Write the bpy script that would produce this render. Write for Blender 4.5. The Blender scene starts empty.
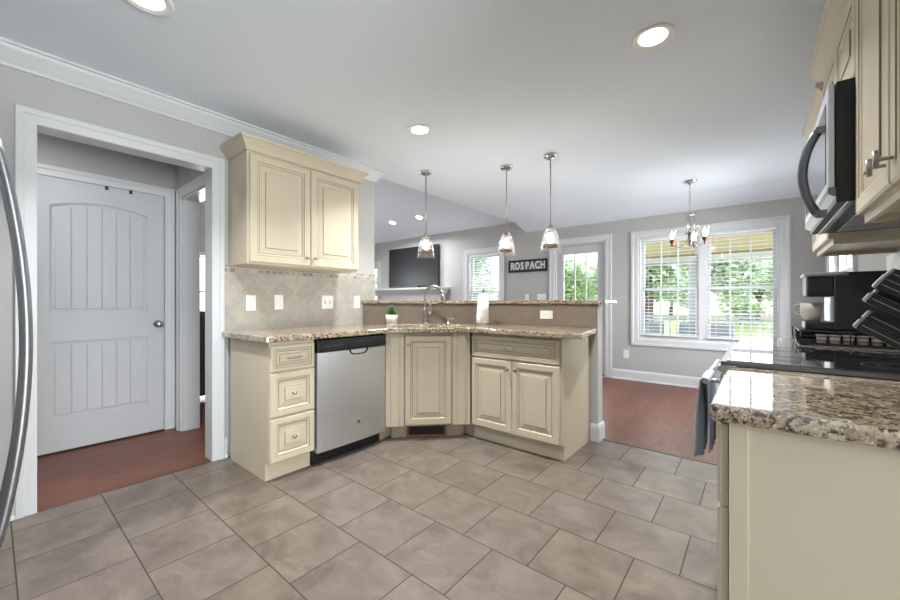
import bpy, bmesh, math, random
from mathutils import Vector, Matrix

random.seed(7)
R = math.radians
scene = bpy.context.scene
COL = scene.collection

# ------------------------------------------------------------------ camera
cam_data = bpy.data.cameras.new('camera')
cam_data.sensor_width = 36.0
cam_data.sensor_fit = 'HORIZONTAL'
cam_data.lens = 36.0 * 376.2 / 900.0
cam_data.shift_y = 2.0 / 900.0
cam_data.clip_start = 0.02
cam_data.clip_end = 300
cam = bpy.data.objects.new('camera', cam_data)
COL.objects.link(cam)
cam.location = (0, 0, 1.124)
cam.rotation_euler = (R(90), 0, R(39.26))
scene.camera = cam

# ------------------------------------------------------------------ world, sun, lamps, exposure
world = bpy.data.worlds.new('world')
scene.world = world
world.use_nodes = True
wn = world.node_tree.nodes
wl = world.node_tree.links
wn.clear()
w_out = wn.new('ShaderNodeOutputWorld')
w_bg = wn.new('ShaderNodeBackground')
w_sky = wn.new('ShaderNodeTexSky')
w_sky.sky_type = 'NISHITA'
w_sky.sun_disc = False
w_sky.sun_elevation = R(48)
w_sky.sun_rotation = R(160)
w_sky.air_density = 1.0
w_sky.dust_density = 3.0
w_mix = wn.new('ShaderNodeMixRGB')
w_mix.inputs[0].default_value = 0.55
w_mix.inputs[2].default_value = (6.2, 6.3, 6.5, 1)
wl.new(w_sky.outputs[0], w_mix.inputs[1])
wl.new(w_mix.outputs[0], w_bg.inputs[0])
wl.new(w_bg.outputs[0], w_out.inputs[0])
w_bg.inputs[1].default_value = 0.19


def lamp(name, kind, loc, power, color=(1, 1, 1), size=0.1, size_y=None, rot=(0, 0, 0), spread=None):
    d = bpy.data.lights.new(name, kind)
    d.energy = power
    d.color = color
    if kind == 'AREA':
        d.size = size
        if size_y:
            d.shape = 'RECTANGLE'
            d.size_y = size_y
        else:
            d.shape = 'DISK'
        if spread:
            d.spread = spread
    elif kind == 'POINT':
        d.shadow_soft_size = size
    o = bpy.data.objects.new(name, d)
    COL.objects.link(o)
    o.location = loc
    o.rotation_euler = rot
    return o


SUN_POWER = 2.1
sun = lamp('sun', 'SUN', (0, -5, 20), SUN_POWER, (1.0, 0.96, 0.9), rot=(R(42), 0, R(-25)))
sun.data.angle = R(2)

DAY = (0.95, 0.98, 1.0)
# daylight of the windows, plus fill added beside the camera with no known window
P_WINDOW, P_DOOR, P_SMALL, P_FILL, P_LIVING, P_SIDE = 9.0, 4.0, 4.0, 108.0, 80.0, 42.0
for nm, loc, pw, sx, sy, rot in (
        ('daylight_dining', (-0.55, 6.30, 1.45), P_WINDOW, 1.7, 1.5, (R(-90), 0, 0)),
        ('daylight_door', (-2.15, 6.30, 1.1), P_DOOR, 0.7, 1.7, (R(-90), 0, 0)),
        ('daylight_small', (-3.98, 6.25, 1.35), P_SMALL, 0.9, 1.4, (R(-90), 0, 0)),
        ('fill_kitchen', (3.75, -0.10, 1.15), P_FILL, 1.7, 2.0, (R(112), 0, R(90))),
        ('daylight_side', (1.05, 4.75, 1.25), P_SIDE, 1.2, 1.3, (R(66), 0, R(90))),
        ('daylight_living', (-8.95, 2.7, 1.4), P_LIVING, 1.3, 1.5, (R(99), 0, R(-90)))):
    l_ = lamp(nm, 'AREA', loc, pw, DAY, sx, sy, rot)
    l_.visible_camera = False
    if nm == 'daylight_side':
        l_.data.spread = R(135)
P_RECESSED = 8.5
P_PENDANT = 19.0
P_CHANDELIER = 0.6

scene.view_settings.view_transform = 'Standard'
scene.view_settings.look = 'None'
scene.view_settings.gamma = 1.0
scene.view_settings.exposure = 1.45
scene.view_settings.use_curve_mapping = False

# ------------------------------------------------------------------ material helpers


def lin(c):
    out = []
    for v in c:
        v = v / 255.0
        out.append(v / 12.92 if v <= 0.04045 else ((v + 0.055) / 1.055) ** 2.4)
    return (out[0], out[1], out[2], 1.0)


class NT:
    def __init__(self, name):
        self.m = bpy.data.materials.new(name)
        self.m.use_nodes = True
        self.t = self.m.node_tree
        self.t.nodes.clear()
        self.out = self.n('ShaderNodeOutputMaterial')
        self.b = self.n('ShaderNodeBsdfPrincipled')
        self.l(self.b.outputs[0], self.out.inputs[0])

    def n(self, t):
        return self.t.nodes.new(t)

    def l(self, a, b):
        self.t.links.new(a, b)

    def coord(self, kind='Object'):
        return self.n('ShaderNodeTexCoord').outputs[kind]

    def pos(self):
        return self.n('ShaderNodeNewGeometry').outputs['Position']

    def mapping(self, vec, loc=(0, 0, 0), rot=(0, 0, 0), scale=(1, 1, 1)):
        m = self.n('ShaderNodeMapping')
        m.inputs['Location'].default_value = loc
        m.inputs['Rotation'].default_value = rot
        m.inputs['Scale'].default_value = scale
        self.l(vec, m.inputs['Vector'])
        return m.outputs[0]

    def noise(self, vec, scale, detail=4, rough=0.55, dist=0.0):
        n = self.n('ShaderNodeTexNoise')
        n.inputs['Scale'].default_value = scale
        n.inputs['Detail'].default_value = detail
        n.inputs['Roughness'].default_value = rough
        n.inputs['Distortion'].default_value = dist
        self.l(vec, n.inputs['Vector'])
        return n.outputs['Fac']

    def ramp(self, fac, stops, interp='LINEAR'):
        r = self.n('ShaderNodeValToRGB')
        r.color_ramp.interpolation = interp
        e = r.color_ramp.elements
        while len(e) < len(stops):
            e.new(0.5)
        for k, (p, c) in enumerate(stops):
            e[k].position = p
            e[k].color = c
        self.l(fac, r.inputs[0])
        return r.outputs[0]

    def mix(self, fac, a, b, mode='MIX'):
        m = self.n('ShaderNodeMixRGB')
        m.blend_type = mode
        for i, v in ((0, fac), (1, a), (2, b)):
            if isinstance(v, (int, float)):
                m.inputs[i].default_value = v
            elif isinstance(v, tuple):
                m.inputs[i].default_value = v
            else:
                self.l(v, m.inputs[i])
        return m.outputs[0]

    def bump(self, h, strength=0.2, dist=0.002):
        b = self.n('ShaderNodeBump')
        b.inputs['Strength'].default_value = strength
        b.inputs['Distance'].default_value = dist
        self.l(h, b.inputs['Height'])
        self.l(b.outputs[0], self.b.inputs['Normal'])

    def set(self, color=None, rough=None, metal=None, spec=None, emit=None, estr=None):
        for k, v in (('Base Color', color), ('Roughness', rough), ('Metallic', metal), ('Specular IOR Level', spec),
                     ('Emission Color', emit), ('Emission Strength', estr)):
            if v is None:
                continue
            if isinstance(v, (int, float, tuple)):
                self.b.inputs[k].default_value = v
            else:
                self.l(v, self.b.inputs[k])
        return self


def paint(name, rgb, rough=0.6, vary=0.03, spec=0.3, scale=6.0, bump=0.0, metal=0.0):
    t = NT(name)
    c = lin(rgb)
    n = t.noise(t.coord(), scale, 3)
    dark = tuple(v * (1 - vary) for v in c[:3]) + (1,)
    light = tuple(min(1, v * (1 + vary)) for v in c[:3]) + (1,)
    t.set(color=t.ramp(n, [(0.3, dark), (0.7, light)]), rough=rough, spec=spec, metal=metal)
    if bump:
        t.bump(t.noise(t.coord(), 300, 2), bump, 0.001)
    return t.m


def metal(name, rgb, rough=0.3, brushed=False):
    t = NT(name)
    t.set(color=lin(rgb), rough=rough, metal=1.0)
    if brushed:
        v = t.mapping(t.coord(), scale=(3, 3, 400))
        n = t.noise(v, 1.0, 2)
        t.set(rough=t.ramp(n, [(0.3, (rough * 0.85,) * 3 + (1,)), (0.7, (rough * 1.2,) * 3 + (1,))]))
    return t.m


def glow(name, rgb, strength, base=(240, 240, 240)):
    t = NT(name)
    t.set(color=lin(base), rough=0.4, emit=lin(rgb), estr=strength)
    return t.m


def glass(name, tint=(1, 1, 1, 1), rough=0.0, edge=0.45, haze=0.0):
    """thin clear sheet: mostly see-through, more mirror-like at a slant"""
    t = NT(name)
    t.t.nodes.remove(t.b)
    tr = t.n('ShaderNodeBsdfTransparent')
    tr.inputs[0].default_value = tint
    gl = t.n('ShaderNodeBsdfGlossy')
    gl.inputs['Roughness'].default_value = rough
    lw = t.n('ShaderNodeLayerWeight')
    lw.inputs[0].default_value = 0.5
    pw = t.n('ShaderNodeMath')
    pw.operation = 'POWER'
    t.l(lw.outputs['Facing'], pw.inputs[0])
    pw.inputs[1].default_value = 4.0
    ml = t.n('ShaderNodeMath')
    ml.operation = 'MULTIPLY_ADD'
    t.l(pw.outputs[0], ml.inputs[0])
    ml.inputs[1].default_value = edge
    ml.inputs[2].default_value = 0.04
    mx = t.n('ShaderNodeMixShader')
    t.l(ml.outputs[0], mx.inputs[0])
    t.l(tr.outputs[0], mx.inputs[1])
    t.l(gl.outputs[0], mx.inputs[2])
    last = mx
    if haze:
        tl = t.n('ShaderNodeBsdfTranslucent')
        df = t.n('ShaderNodeBsdfDiffuse')
        ad = t.n('ShaderNodeMixShader')
        ad.inputs[0].default_value = 0.5
        t.l(tl.outputs[0], ad.inputs[1])
        t.l(df.outputs[0], ad.inputs[2])
        m2 = t.n('ShaderNodeMixShader')
        m2.inputs[0].default_value = haze
        t.l(mx.outputs[0], m2.inputs[1])
        t.l(ad.outputs[0], m2.inputs[2])
        last = m2
    t.l(last.outputs[0], t.out.inputs[0])
    return t.m


M = {}
M['wall'] = paint('wall_paint_grey', (183, 182, 180), 0.7, 0.012, 0.2, 2.0)
M['hall_wall'] = M['wall']
M['ceiling'] = paint('ceiling_paint', (232, 239, 247), 0.85, 0.01, 0.1, 1.5)
M['trim'] = paint('white_trim_paint', (210, 211, 213), 0.38, 0.008, 0.4, 3.0)
M['door'] = paint('white_door_paint', (198, 199, 202), 0.4, 0.01, 0.4, 3.0)
M['cabinet'] = paint('cream_cabinet_paint', (200, 188, 165), 0.42, 0.015, 0.4, 5.0)
M['glaze'] = paint('brown_glaze_line', (138, 122, 96), 0.5, 0.06, 0.3, 9.0)
M['nickel'] = metal('brushed_nickel', (172, 169, 162), 0.28)
M['chrome'] = metal('polished_chrome', (205, 206, 208), 0.12)
M['steel'] = paint('stainless_steel', (205, 207, 211), 0.36, 0.01, 0.5, 2.0, 0.0, 0.88)
t_ = NT('brushed_door_steel')
t_.set(color=lin((224, 227, 232)), rough=0.34, metal=0.92)
t_.b.inputs['Anisotropic'].default_value = 0.85
tg_ = t_.n('ShaderNodeTangent')
tg_.direction_type = 'RADIAL'
tg_.axis = 'Z'
t_.l(tg_.outputs[0], t_.b.inputs['Tangent'])
M['door_steel'] = t_.m
M['dark_steel'] = metal('dark_stainless', (120, 122, 126), 0.3)
M['handle_steel'] = metal('handle_steel', (150, 152, 155), 0.42)
M['black_glass'] = paint('black_glass', (22, 24, 27), 0.025, 0.02, 1.0)
M['cooktop_glass'] = paint('cooktop_glass', (24, 26, 29), 0.03, 0.02, 1.0)
_b = [n for n in M['cooktop_glass'].node_tree.nodes if n.type == 'BSDF_PRINCIPLED'][0]
_b.inputs['IOR'].default_value = 1.9
_b.inputs['Coat Weight'].default_value = 0.5
_b.inputs['Coat Roughness'].default_value = 0.02
M['black'] = paint('black_plastic', (26, 28, 31), 0.38, 0.05, 0.45)
M['lid_grey'] = paint('lid_grey', (120, 123, 127), 0.35, 0.03, 0.5)
M['charcoal'] = paint('charcoal_plastic', (62, 64, 68), 0.4, 0.05, 0.4)
M['white_plastic'] = paint('white_plastic', (238, 237, 232), 0.35, 0.01, 0.45)
M['ceramic'] = paint('white_ceramic', (226, 224, 218), 0.25, 0.02, 0.5)
M['stoneware'] = paint('grey_stoneware', (172, 169, 162), 0.35, 0.04, 0.5, 30)
M['paper'] = paint('paper_towel', (240, 239, 236), 0.9, 0.02, 0.1, 60, 0.3)
M['bronze'] = metal('bronze', (120, 84, 58), 0.35)
M['copper'] = metal('copper_brown', (104, 56, 38), 0.4)
M['pane'] = glass('window_pane', (0.97, 0.985, 0.98, 1))
M['clear_glass'] = glass('clear_shade_glass', (0.98, 0.98, 0.975, 1), 0.03, 0.4, 0.03)
M['chandelier_glass'] = glass('chandelier_glass', (0.98, 0.985, 0.985, 1), 0.02, 0.4, 0.0)
M['bulb'] = glow('bulb_glow', (255, 244, 224), 4.0)
M['candle_bulb'] = glow('candle_bulb_glow', (255, 246, 230), 5.0)
M['can_lens'] = glow('recessed_lens', (255, 252, 246), 3.0)
M['tv'] = paint('tv_screen', (36, 37, 39), 0.3, 0.02, 0.25)
M['sign_black'] = paint('sign_black_frame', (38, 40, 44), 0.45, 0.15, 0.3, 40)
M['sign_grey'] = paint('sign_photo_grey', (112, 115, 119), 0.5, 0.4, 0.3, 60)
M['sign_letter'] = paint('sign_letter_white', (226, 226, 224), 0.5, 0.05, 0.3, 60)
M['soil'] = paint('soil', (60, 48, 40), 0.9, 0.2)
M['leaf'] = paint('succulent_leaf', (66, 112, 52), 0.5, 0.25, 0.3, 50)
M['lavender'] = paint('lavender_bloom', (140, 120, 165), 0.7, 0.2, 0.2, 60)
M['blind'] = paint('white_blind', (226, 228, 230), 0.5, 0.01, 0.3)
M['towel_blue'] = paint('blue_grey_towel', (176, 187, 203), 0.95, 0.14, 0.1, 90, 0.4)
M['towel_pale'] = paint('pale_blue_towel', (214, 219, 226), 0.95, 0.1, 0.1, 90, 0.4)
M['dark_wood'] = paint('dark_transition_wood', (70, 46, 38), 0.4, 0.15, 0.4, 20)
M['vent_wood'] = paint('vent_wood', (158, 122, 88), 0.5, 0.15, 0.3, 30)
M['fabric_grey'] = paint('grey_upholstery', (74, 74, 78), 0.85, 0.1, 0.2, 80, 0.3)
M['fabric_cushion'] = paint('outdoor_cushion', (160, 168, 182), 0.9, 0.06, 0.1, 50, 0.3)
M['wicker'] = paint('dark_wicker', (58, 52, 48), 0.7, 0.3, 0.3, 120, 0.5)
M['porch_white'] = paint('porch_white_paint', (226, 228, 233), 0.5, 0.02, 0.3)
M['porch_grey'] = paint('porch_post_paint', (196, 201, 214), 0.55, 0.03, 0.3)
M['bark'] = paint('bark', (92, 78, 66), 0.9, 0.25, 0.1, 14, 0.6)
M['print_grey'] = paint('print_grey_ink', (150, 150, 150), 0.6, 0.05, 0.2)
M['knife_rivet'] = metal('knife_steel', (165, 165, 162), 0.4)
M['block_wood'] = paint('knife_block_wood', (150, 112, 74), 0.5, 0.15, 0.3, 18)
M['firebox'] = paint('firebox_black', (24, 23, 22), 0.8, 0.1)
M['seal'] = paint('door_sweep', (48, 40, 34), 0.8, 0.2)


def tile_floor_mat():
    t = NT('ceramic_floor_tile')
    p = t.pos()
    v = t.mapping(p, loc=(2.642, -0.068, 0))
    br = t.n('ShaderNodeTexBrick')
    br.offset = 0.5
    br.offset_frequency = 2
    br.inputs['Scale'].default_value = 1.0
    br.inputs['Brick Width'].default_value = 0.342
    br.inputs['Row Height'].default_value = 0.3445
    br.inputs['Mortar Size'].default_value = 0.0026
    br.inputs['Mortar Smooth'].default_value = 0.15
    br.inputs['Bias'].default_value = 0.0
    br.inputs['Color1'].default_value = (0.0, 0.0, 0.0, 1)
    br.inputs['Color2'].default_value = (1, 1, 1, 1)
    br.inputs['Mortar'].default_value = (0.5, 0.5, 0.5, 1)
    t.l(v, br.inputs['Vector'])
    # per-tile offset of the clouding
    add = t.n('ShaderNodeVectorMath')
    add.operation = 'MULTIPLY_ADD'
    t.l(br.outputs['Color'], add.inputs[0])
    add.inputs[1].default_value = (7.0, 3.0, 5.0)
    t.l(p, add.inputs[2])
    cl = t.noise(add.outputs[0], 5.5, 5, 0.6, 0.8)
    base = t.ramp(cl, [(0.28, lin((88, 78, 71))), (0.5, lin((107, 96, 88))), (0.72, lin((122, 111, 103)))])
    ve = t.noise(t.mapping(add.outputs[0], rot=(0, 0, 0.6), scale=(1, 3.2, 1)), 6.0, 6, 0.65, 1.5)
    base = t.mix(t.ramp(ve, [(0.56, (0, 0, 0, 1)), (0.7, (0.35, 0.35, 0.35, 1))]), base, lin((138, 128, 120)))
    tint = t.ramp(br.outputs['Color'], [(0.0, (0.94, 0.94, 0.94, 1)), (1.0, (1.04, 1.03, 0.92, 1))])
    base = t.mix(1.0, base, tint, 'MULTIPLY')
    col = t.mix(br.outputs['Fac'], base, lin((62, 53, 47)))
    t.set(color=col, rough=t.ramp(br.outputs['Fac'], [(0, (0.34,) * 3 + (1,)), (1, (0.8,) * 3 + (1,))]), spec=0.45)
    inv = t.n('ShaderNodeMath')
    inv.operation = 'SUBTRACT'
    inv.inputs[0].default_value = 1.0
    t.l(br.outputs['Fac'], inv.inputs[1])
    t.bump(inv.outputs[0], 0.6, 0.002)
    return t.m


def wood_floor_mat():
    t = NT('red_brown_hardwood')
    p = t.pos()
    v = t.mapping(p, rot=(0, 0, R(90)))
    br = t.n('ShaderNodeTexBrick')
    br.offset = 0.37
    br.inputs['Scale'].default_value = 1.0
    br.inputs['Brick Width'].default_value = 1.1
    br.inputs['Row Height'].default_value = 0.105
    br.inputs['Mortar Size'].default_value = 0.0012
    br.inputs['Color1'].default_value = (0, 0, 0, 1)
    br.inputs['Color2'].default_value = (1, 1, 1, 1)
    br.inputs['Mortar'].default_value = (0.4, 0.4, 0.4, 1)
    t.l(v, br.inputs['Vector'])
    gr = t.noise(t.mapping(p, scale=(14, 1.2, 1)), 4.0, 5, 0.6, 0.6)
    base = t.ramp(gr, [(0.3, lin((90, 53, 41))), (0.7, lin((122, 77, 61)))])
    tint = t.ramp(br.outputs['Color'], [(0, (0.86, 0.86, 0.86, 1)), (1, (1.1, 1.08, 1.06, 1))])
    base = t.mix(1.0, base, tint, 'MULTIPLY')
    base = t.mix(br.outputs['Fac'], base, lin((58, 36, 28)))
    t.set(color=base, rough=0.38, spec=0.3)
    return t.m


def granite_mat():
    t = NT('speckled_granite')
    p = t.pos()
    big = t.noise(t.mapping(p, rot=(0.3, 0.2, 0.5), scale=(1, 1.4, 1)), 16.0, 6, 0.65, 0.5)
    base = t.ramp(big, [(0.3, lin((148, 124, 98))), (0.5, lin((186, 168, 142))), (0.7, lin((214, 203, 182)))])
    md = t.noise(p, 85.0, 5, 0.65, 0.3)
    base = t.mix(t.ramp(md, [(0.50, (0, 0, 0, 1)), (0.60, (0.8, 0.8, 0.8, 1))]), base, lin((134, 106, 80)))
    vo = t.n('ShaderNodeTexVoronoi')
    vo.inputs['Scale'].default_value = 170.0
    t.l(p, vo.inputs['Vector'])
    base = t.mix(t.ramp(vo.outputs['Color'], [(0.8, (0, 0, 0, 1)), (0.86, (0.5, 0.5, 0.5, 1))]), base, lin((230, 224, 208)))
    dk = t.noise(t.mapping(p, loc=(3, 1, 2)), 80.0, 6, 0.72, 0.2)
    base = t.mix(t.ramp(dk, [(0.515, (0, 0, 0, 1)), (0.56, (1, 1, 1, 1))]), base, lin((56, 44, 37)))
    t.set(color=base, rough=0.04, spec=1.0)
    t.b.inputs['IOR'].default_value = 1.8
    t.b.inputs['Coat Weight'].default_value = 0.3
    t.b.inputs['Coat Roughness'].default_value = 0.02
    t.b.inputs['Coat IOR'].default_value = 1.7
    return t.m


def stone_tile_mat(name, plane, size, cols, grout, diag=True, mortar=0.006):
    """tumbled stone tile on a wall; plane = which world axes carry the pattern"""
    t = NT(name)
    p = t.pos()
    sep = t.n('ShaderNodeSeparateXYZ')
    t.l(p, sep.inputs[0])
    cmb = t.n('ShaderNodeCombineXYZ')
    if plane == 'YZ':
        t.l(sep.outputs[1], cmb.inputs[0])
    elif plane == 'XZ':
        t.l(sep.outputs[0], cmb.inputs[0])
    else:
        m1 = t.n('ShaderNodeMath')
        m1.operation = 'ADD'
        t.l(sep.outputs[0], m1.inputs[0])
        t.l(sep.outputs[1], m1.inputs[1])
        m2 = t.n('ShaderNodeMath')
        m2.operation = 'MULTIPLY'
        m2.inputs[1].default_value = 0.7071
        t.l(m1.outputs[0], m2.inputs[0])
        t.l(m2.outputs[0], cmb.inputs[0])
    t.l(sep.outputs[2], cmb.inputs[1])
    v = t.mapping(cmb.outputs[0], rot=(0, 0, R(45) if diag else 0), loc=(0.02, 0.03, 0))
    br = t.n('ShaderNodeTexBrick')
    br.offset = 0.0 if diag else 0.5
    br.inputs['Scale'].default_value = 1.0
    br.inputs['Brick Width'].default_value = size
    br.inputs['Row Height'].default_value = size
    br.inputs['Mortar Size'].default_value = mortar * 0.5
    br.inputs['Color1'].default_value = (0, 0, 0, 1)
    br.inputs['Color2'].default_value = (1, 1, 1, 1)
    br.inputs['Mortar'].default_value = (0.5, 0.5, 0.5, 1)
    t.l(v, br.inputs['Vector'])
    n = t.noise(p, 14.0, 5, 0.6, 0.5)
    k = len(cols)
    tile = t.ramp(br.outputs['Color'], [(i / (k - 1), lin(c)) for i, c in enumerate(cols)])
    tile = t.mix(0.9, tile, t.ramp(n, [(0.3, (0.86, 0.86, 0.86, 1)), (0.7, (1.08, 1.08, 1.08, 1))]), 'MULTIPLY')
    t.set(color=t.mix(br.outputs['Fac'], tile, lin(grout)), rough=0.5, spec=0.35)
    t.bump(n, 0.25, 0.002)
    return t.m


M['tile'] = tile_floor_mat()
M['wood'] = wood_floor_mat()
M['granite'] = granite_mat()
STONE = [(166, 158, 146), (174, 169, 159), (182, 174, 162), (165, 162, 154), (174, 164, 151), (171, 167, 158)]
STONE2 = [(124, 110, 96), (133, 119, 104), (128, 114, 100), (136, 123, 109)]  # brown bar tile; part of its darkness is shade put into the colour
M['splash_left'] = stone_tile_mat('stone_tile_wall', 'YZ', 0.155, STONE, (184, 176, 163), True, 0.0035)
M['splash_border'] = stone_tile_mat('stone_tile_border', 'YZ', 0.052, [(150, 146, 140), (176, 166, 152), (132, 130, 128), (190, 182, 168)], (200, 192, 176), False)
M['splash_bar'] = stone_tile_mat('stone_tile_bar', 'XZ', 0.42, STONE2, (140, 127, 112), False, 0.003)
M['splash_diag'] = stone_tile_mat('stone_tile_corner', 'DZ', 0.42, STONE2, (140, 127, 112), False, 0.003)
M['splash_right'] = stone_tile_mat('marble_tile', 'YZ', 0.105, [(222, 222, 222), (236, 236, 235), (205, 207, 210)], (190, 190, 190), True)


def pine_mat():
    t = NT('pine_porch_ceiling')
    p = t.pos()
    w = t.n('ShaderNodeTexWave')
    w.wave_type = 'BANDS'
    w.bands_direction = 'Y'
    w.inputs['Scale'].default_value = 3.2
    w.inputs['Distortion'].default_value = 0.0
    t.l(p, w.inputs['Vector'])
    g = t.noise(t.mapping(p, scale=(1, 12, 12)), 4.0, 4, 0.6, 0.5)
    base = t.ramp(g, [(0.3, lin((218, 190, 142))), (0.7, lin((240, 220, 178)))])
    base = t.mix(t.ramp(w.outputs['Fac'], [(0.0, (0.8, 0.8, 0.8, 1)), (0.12, (0, 0, 0, 1))]), base, lin((120, 88, 54)))
    t.set(color=base, rough=0.55)
    return t.m


M['pine'] = pine_mat()


def lawn_mat():
    t = NT('lawn')
    p = t.pos()
    n = t.noise(p, 0.35, 6, 0.65)
    n2 = t.noise(p, 9.0, 4, 0.7)
    base = t.ramp(n, [(0.3, lin((118, 144, 92))), (0.55, lin((152, 172, 120))), (0.75, lin((182, 190, 150)))])
    base = t.mix(0.4, base, t.ramp(n2, [(0.3, (0.7, 0.7, 0.7, 1)), (0.7, (1.2, 1.2, 1.2, 1))]), 'MULTIPLY')
    t.set(color=base, rough=0.95, spec=0.1)
    return t.m


M['lawn'] = lawn_mat()


def foliage_mat(name, a, b):
    t = NT(name)
    n = t.noise(t.pos(), 1.7, 5, 0.7)
    c = t.ramp(n, [(0.3, lin(a)), (0.7, lin(b))])
    t.set(color=c, rough=0.7, spec=0.2)
    tl = t.n('ShaderNodeBsdfTranslucent')
    t.l(c, tl.inputs[0])
    mx = t.n('ShaderNodeMixShader')
    mx.inputs[0].default_value = 0.5
    t.l(t.b.outputs[0], mx.inputs[1])
    t.l(tl.outputs[0], mx.inputs[2])
    t.l(mx.outputs[0], t.out.inputs[0])
    return t.m


M['foliage'] = foliage_mat('tree_leaves', (132, 160, 118), (192, 210, 168))
M['foliage_pale'] = foliage_mat('tree_leaves_pale', (166, 186, 162), (208, 219, 202))  # both leaf colours are paled in place of outdoor haze

# ------------------------------------------------------------------ mesh helpers


class MB:
    """collects shapes into one mesh; every add can carry a material index"""

    def __init__(self):
        self.v, self.f, self.mi, self.sm = [], [], [], []

    def add(self, verts, faces, mi=0, smooth=False, mat=None):
        o = len(self.v)
        for p in verts:
            p = Vector(p)
            if mat is not None:
                p = mat @ p
            self.v.append(p)
        for f in faces:
            self.f.append(tuple(i + o for i in f))
            self.mi.append(mi)
            self.sm.append(smooth)
        return self

    def box(self, x0, x1, y0, y1, z0, z1, mi=0, mat=None):
        x0, x1 = min(x0, x1), max(x0, x1)
        y0, y1 = min(y0, y1), max(y0, y1)
        z0, z1 = min(z0, z1), max(z0, z1)
        v = [(x0, y0, z0), (x1, y0, z0), (x1, y1, z0), (x0, y1, z0), (x0, y0, z1), (x1, y0, z1), (x1, y1, z1), (x0, y1, z1)]
        f = [(0, 3, 2, 1), (4, 5, 6, 7), (0, 1, 5, 4), (1, 2, 6, 5), (2, 3, 7, 6), (3, 0, 4, 7)]
        return self.add(v, f, mi, False, mat)

    def prism(self, poly, z0, z1, mi=0, mat=None):
        """plan polygon (counter-clockwise) pushed up from z0 to z1"""
        a = sum(poly[i][0] * poly[(i + 1) % len(poly)][1] - poly[(i + 1) % len(poly)][0] * poly[i][1] for i in range(len(poly)))
        if a < 0:
            poly = poly[::-1]
        n = len(poly)
        v = [(p[0], p[1], z0) for p in poly] + [(p[0], p[1], z1) for p in poly]
        f = [tuple(range(n - 1, -1, -1)), tuple(range(n, 2 * n))]
        f += [(i, (i + 1) % n, n + (i + 1) % n, n + i) for i in range(n)]
        return self.add(v, f, mi, False, mat)

    def prism_axis(self, poly, a0, a1, axis, mi=0, mat=None):
        """profile polygon pushed along an axis: axis 'x' -> (y,z) profile, 'y' -> (x,z) profile"""
        n = len(poly)

        def pt(p, a):
            return (a, p[0], p[1]) if axis == 'x' else (p[0], a, p[1])
        v = [pt(p, a0) for p in poly] + [pt(p, a1) for p in poly]
        f = [tuple(range(n)), tuple(range(2 * n - 1, n - 1, -1))]
        f += [(i, n + i, n + (i + 1) % n, (i + 1) % n) for i in range(n)]
        return self.add(v, f, mi, False, mat)

    def loft(self, rings, mi=0, smooth=False, cap0=True, cap1=True, mis=None, mat=None):
        n = len(rings[0])
        v = [p for r in rings for p in r]
        o = len(self.v)
        self.add(v, [], 0, False, mat)
        for k in range(len(rings) - 1):
            for i in range(n):
                j = (i + 1) % n
                self.f.append((o + k * n + i, o + k * n + j, o + (k + 1) * n + j, o + (k + 1) * n + i))
                self.mi.append(mis[k] if mis else mi)
                self.sm.append(smooth)
        if cap0:
            self.f.append(tuple(o + i for i in range(n - 1, -1, -1)))
            self.mi.append(mi)
            self.sm.append(False)
        if cap1:
            self.f.append(tuple(o + (len(rings) - 1) * n + i for i in range(n)))
            self.mi.append(mi)
            self.sm.append(False)
        return self

    def lathe(self, prof, c=(0, 0, 0), seg=32, mi=0, smooth=True, mat=None, cap0=False, cap1=False):
        rings = []
        for r, z in prof:
            r = max(r, 1e-4)
            rings.append([(c[0] + r * math.cos(2 * math.pi * i / seg), c[1] + r * math.sin(2 * math.pi * i / seg), c[2] + z) for i in range(seg)])
        return self.loft(rings, mi, smooth, cap0, cap1, None, mat)

    def tube(self, pts, r, seg=12, mi=0, closed=False, mat=None, scale=(1, 1)):
        pts = [Vector(p) for p in pts]
        rr = r if isinstance(r, (list, tuple)) else [r] * len(pts)
        rings = []
        prev = None
        for k, p in enumerate(pts):
            if k == 0:
                t = pts[1] - pts[0]
            elif k == len(pts) - 1:
                t = pts[-1] - pts[-2]
            else:
                t = (pts[k + 1] - p).normalized() + (p - pts[k - 1]).normalized()
            t.normalize()
            if prev is None:
                up = Vector((0, 0, 1)) if abs(t.z) < 0.9 else Vector((1, 0, 0))
                a = t.cross(up).normalized()
            else:
                a = (prev - t * prev.dot(t)).normalized()
            prev = a
            b = t.cross(a)
            rings.append([p + a * (rr[k] * scale[0] * math.cos(2 * math.pi * i / seg)) + b * (rr[k] * scale[1] * math.sin(2 * math.pi * i / seg)) for i in range(seg)])
        return self.loft(rings, mi, True, True, True, None, mat)

    def sweep(self, path, prof, mi=0, closed=False, mat=None):
        """profile (out, z) swept along a plan path; 'out' points to the right of travel, corners mitred"""
        n = len(path)
        P = [Vector((p[0], p[1])) for p in path]
        rings = []
        for k in range(n):
            d0 = (P[k] - P[k - 1]).normalized() if (k > 0 or closed) else None
            d1 = (P[(k + 1) % n] - P[k]).normalized() if (k < n - 1 or closed) else None
            n0 = Vector((d0.y, -d0.x)) if d0 else None
            n1 = Vector((d1.y, -d1.x)) if d1 else None
            if n0 is None:
                m = n1
            elif n1 is None:
                m = n0
            else:
                m = (n0 + n1).normalized()
                m = m / max(0.2, m.dot(n0))
            rings.append([(P[k].x + m.x * o, P[k].y + m.y * o, z) for o, z in prof])
        if closed:
            rings.append(rings[0])
        return self.loft(rings, mi, False, not closed, not closed, None, mat)

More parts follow.
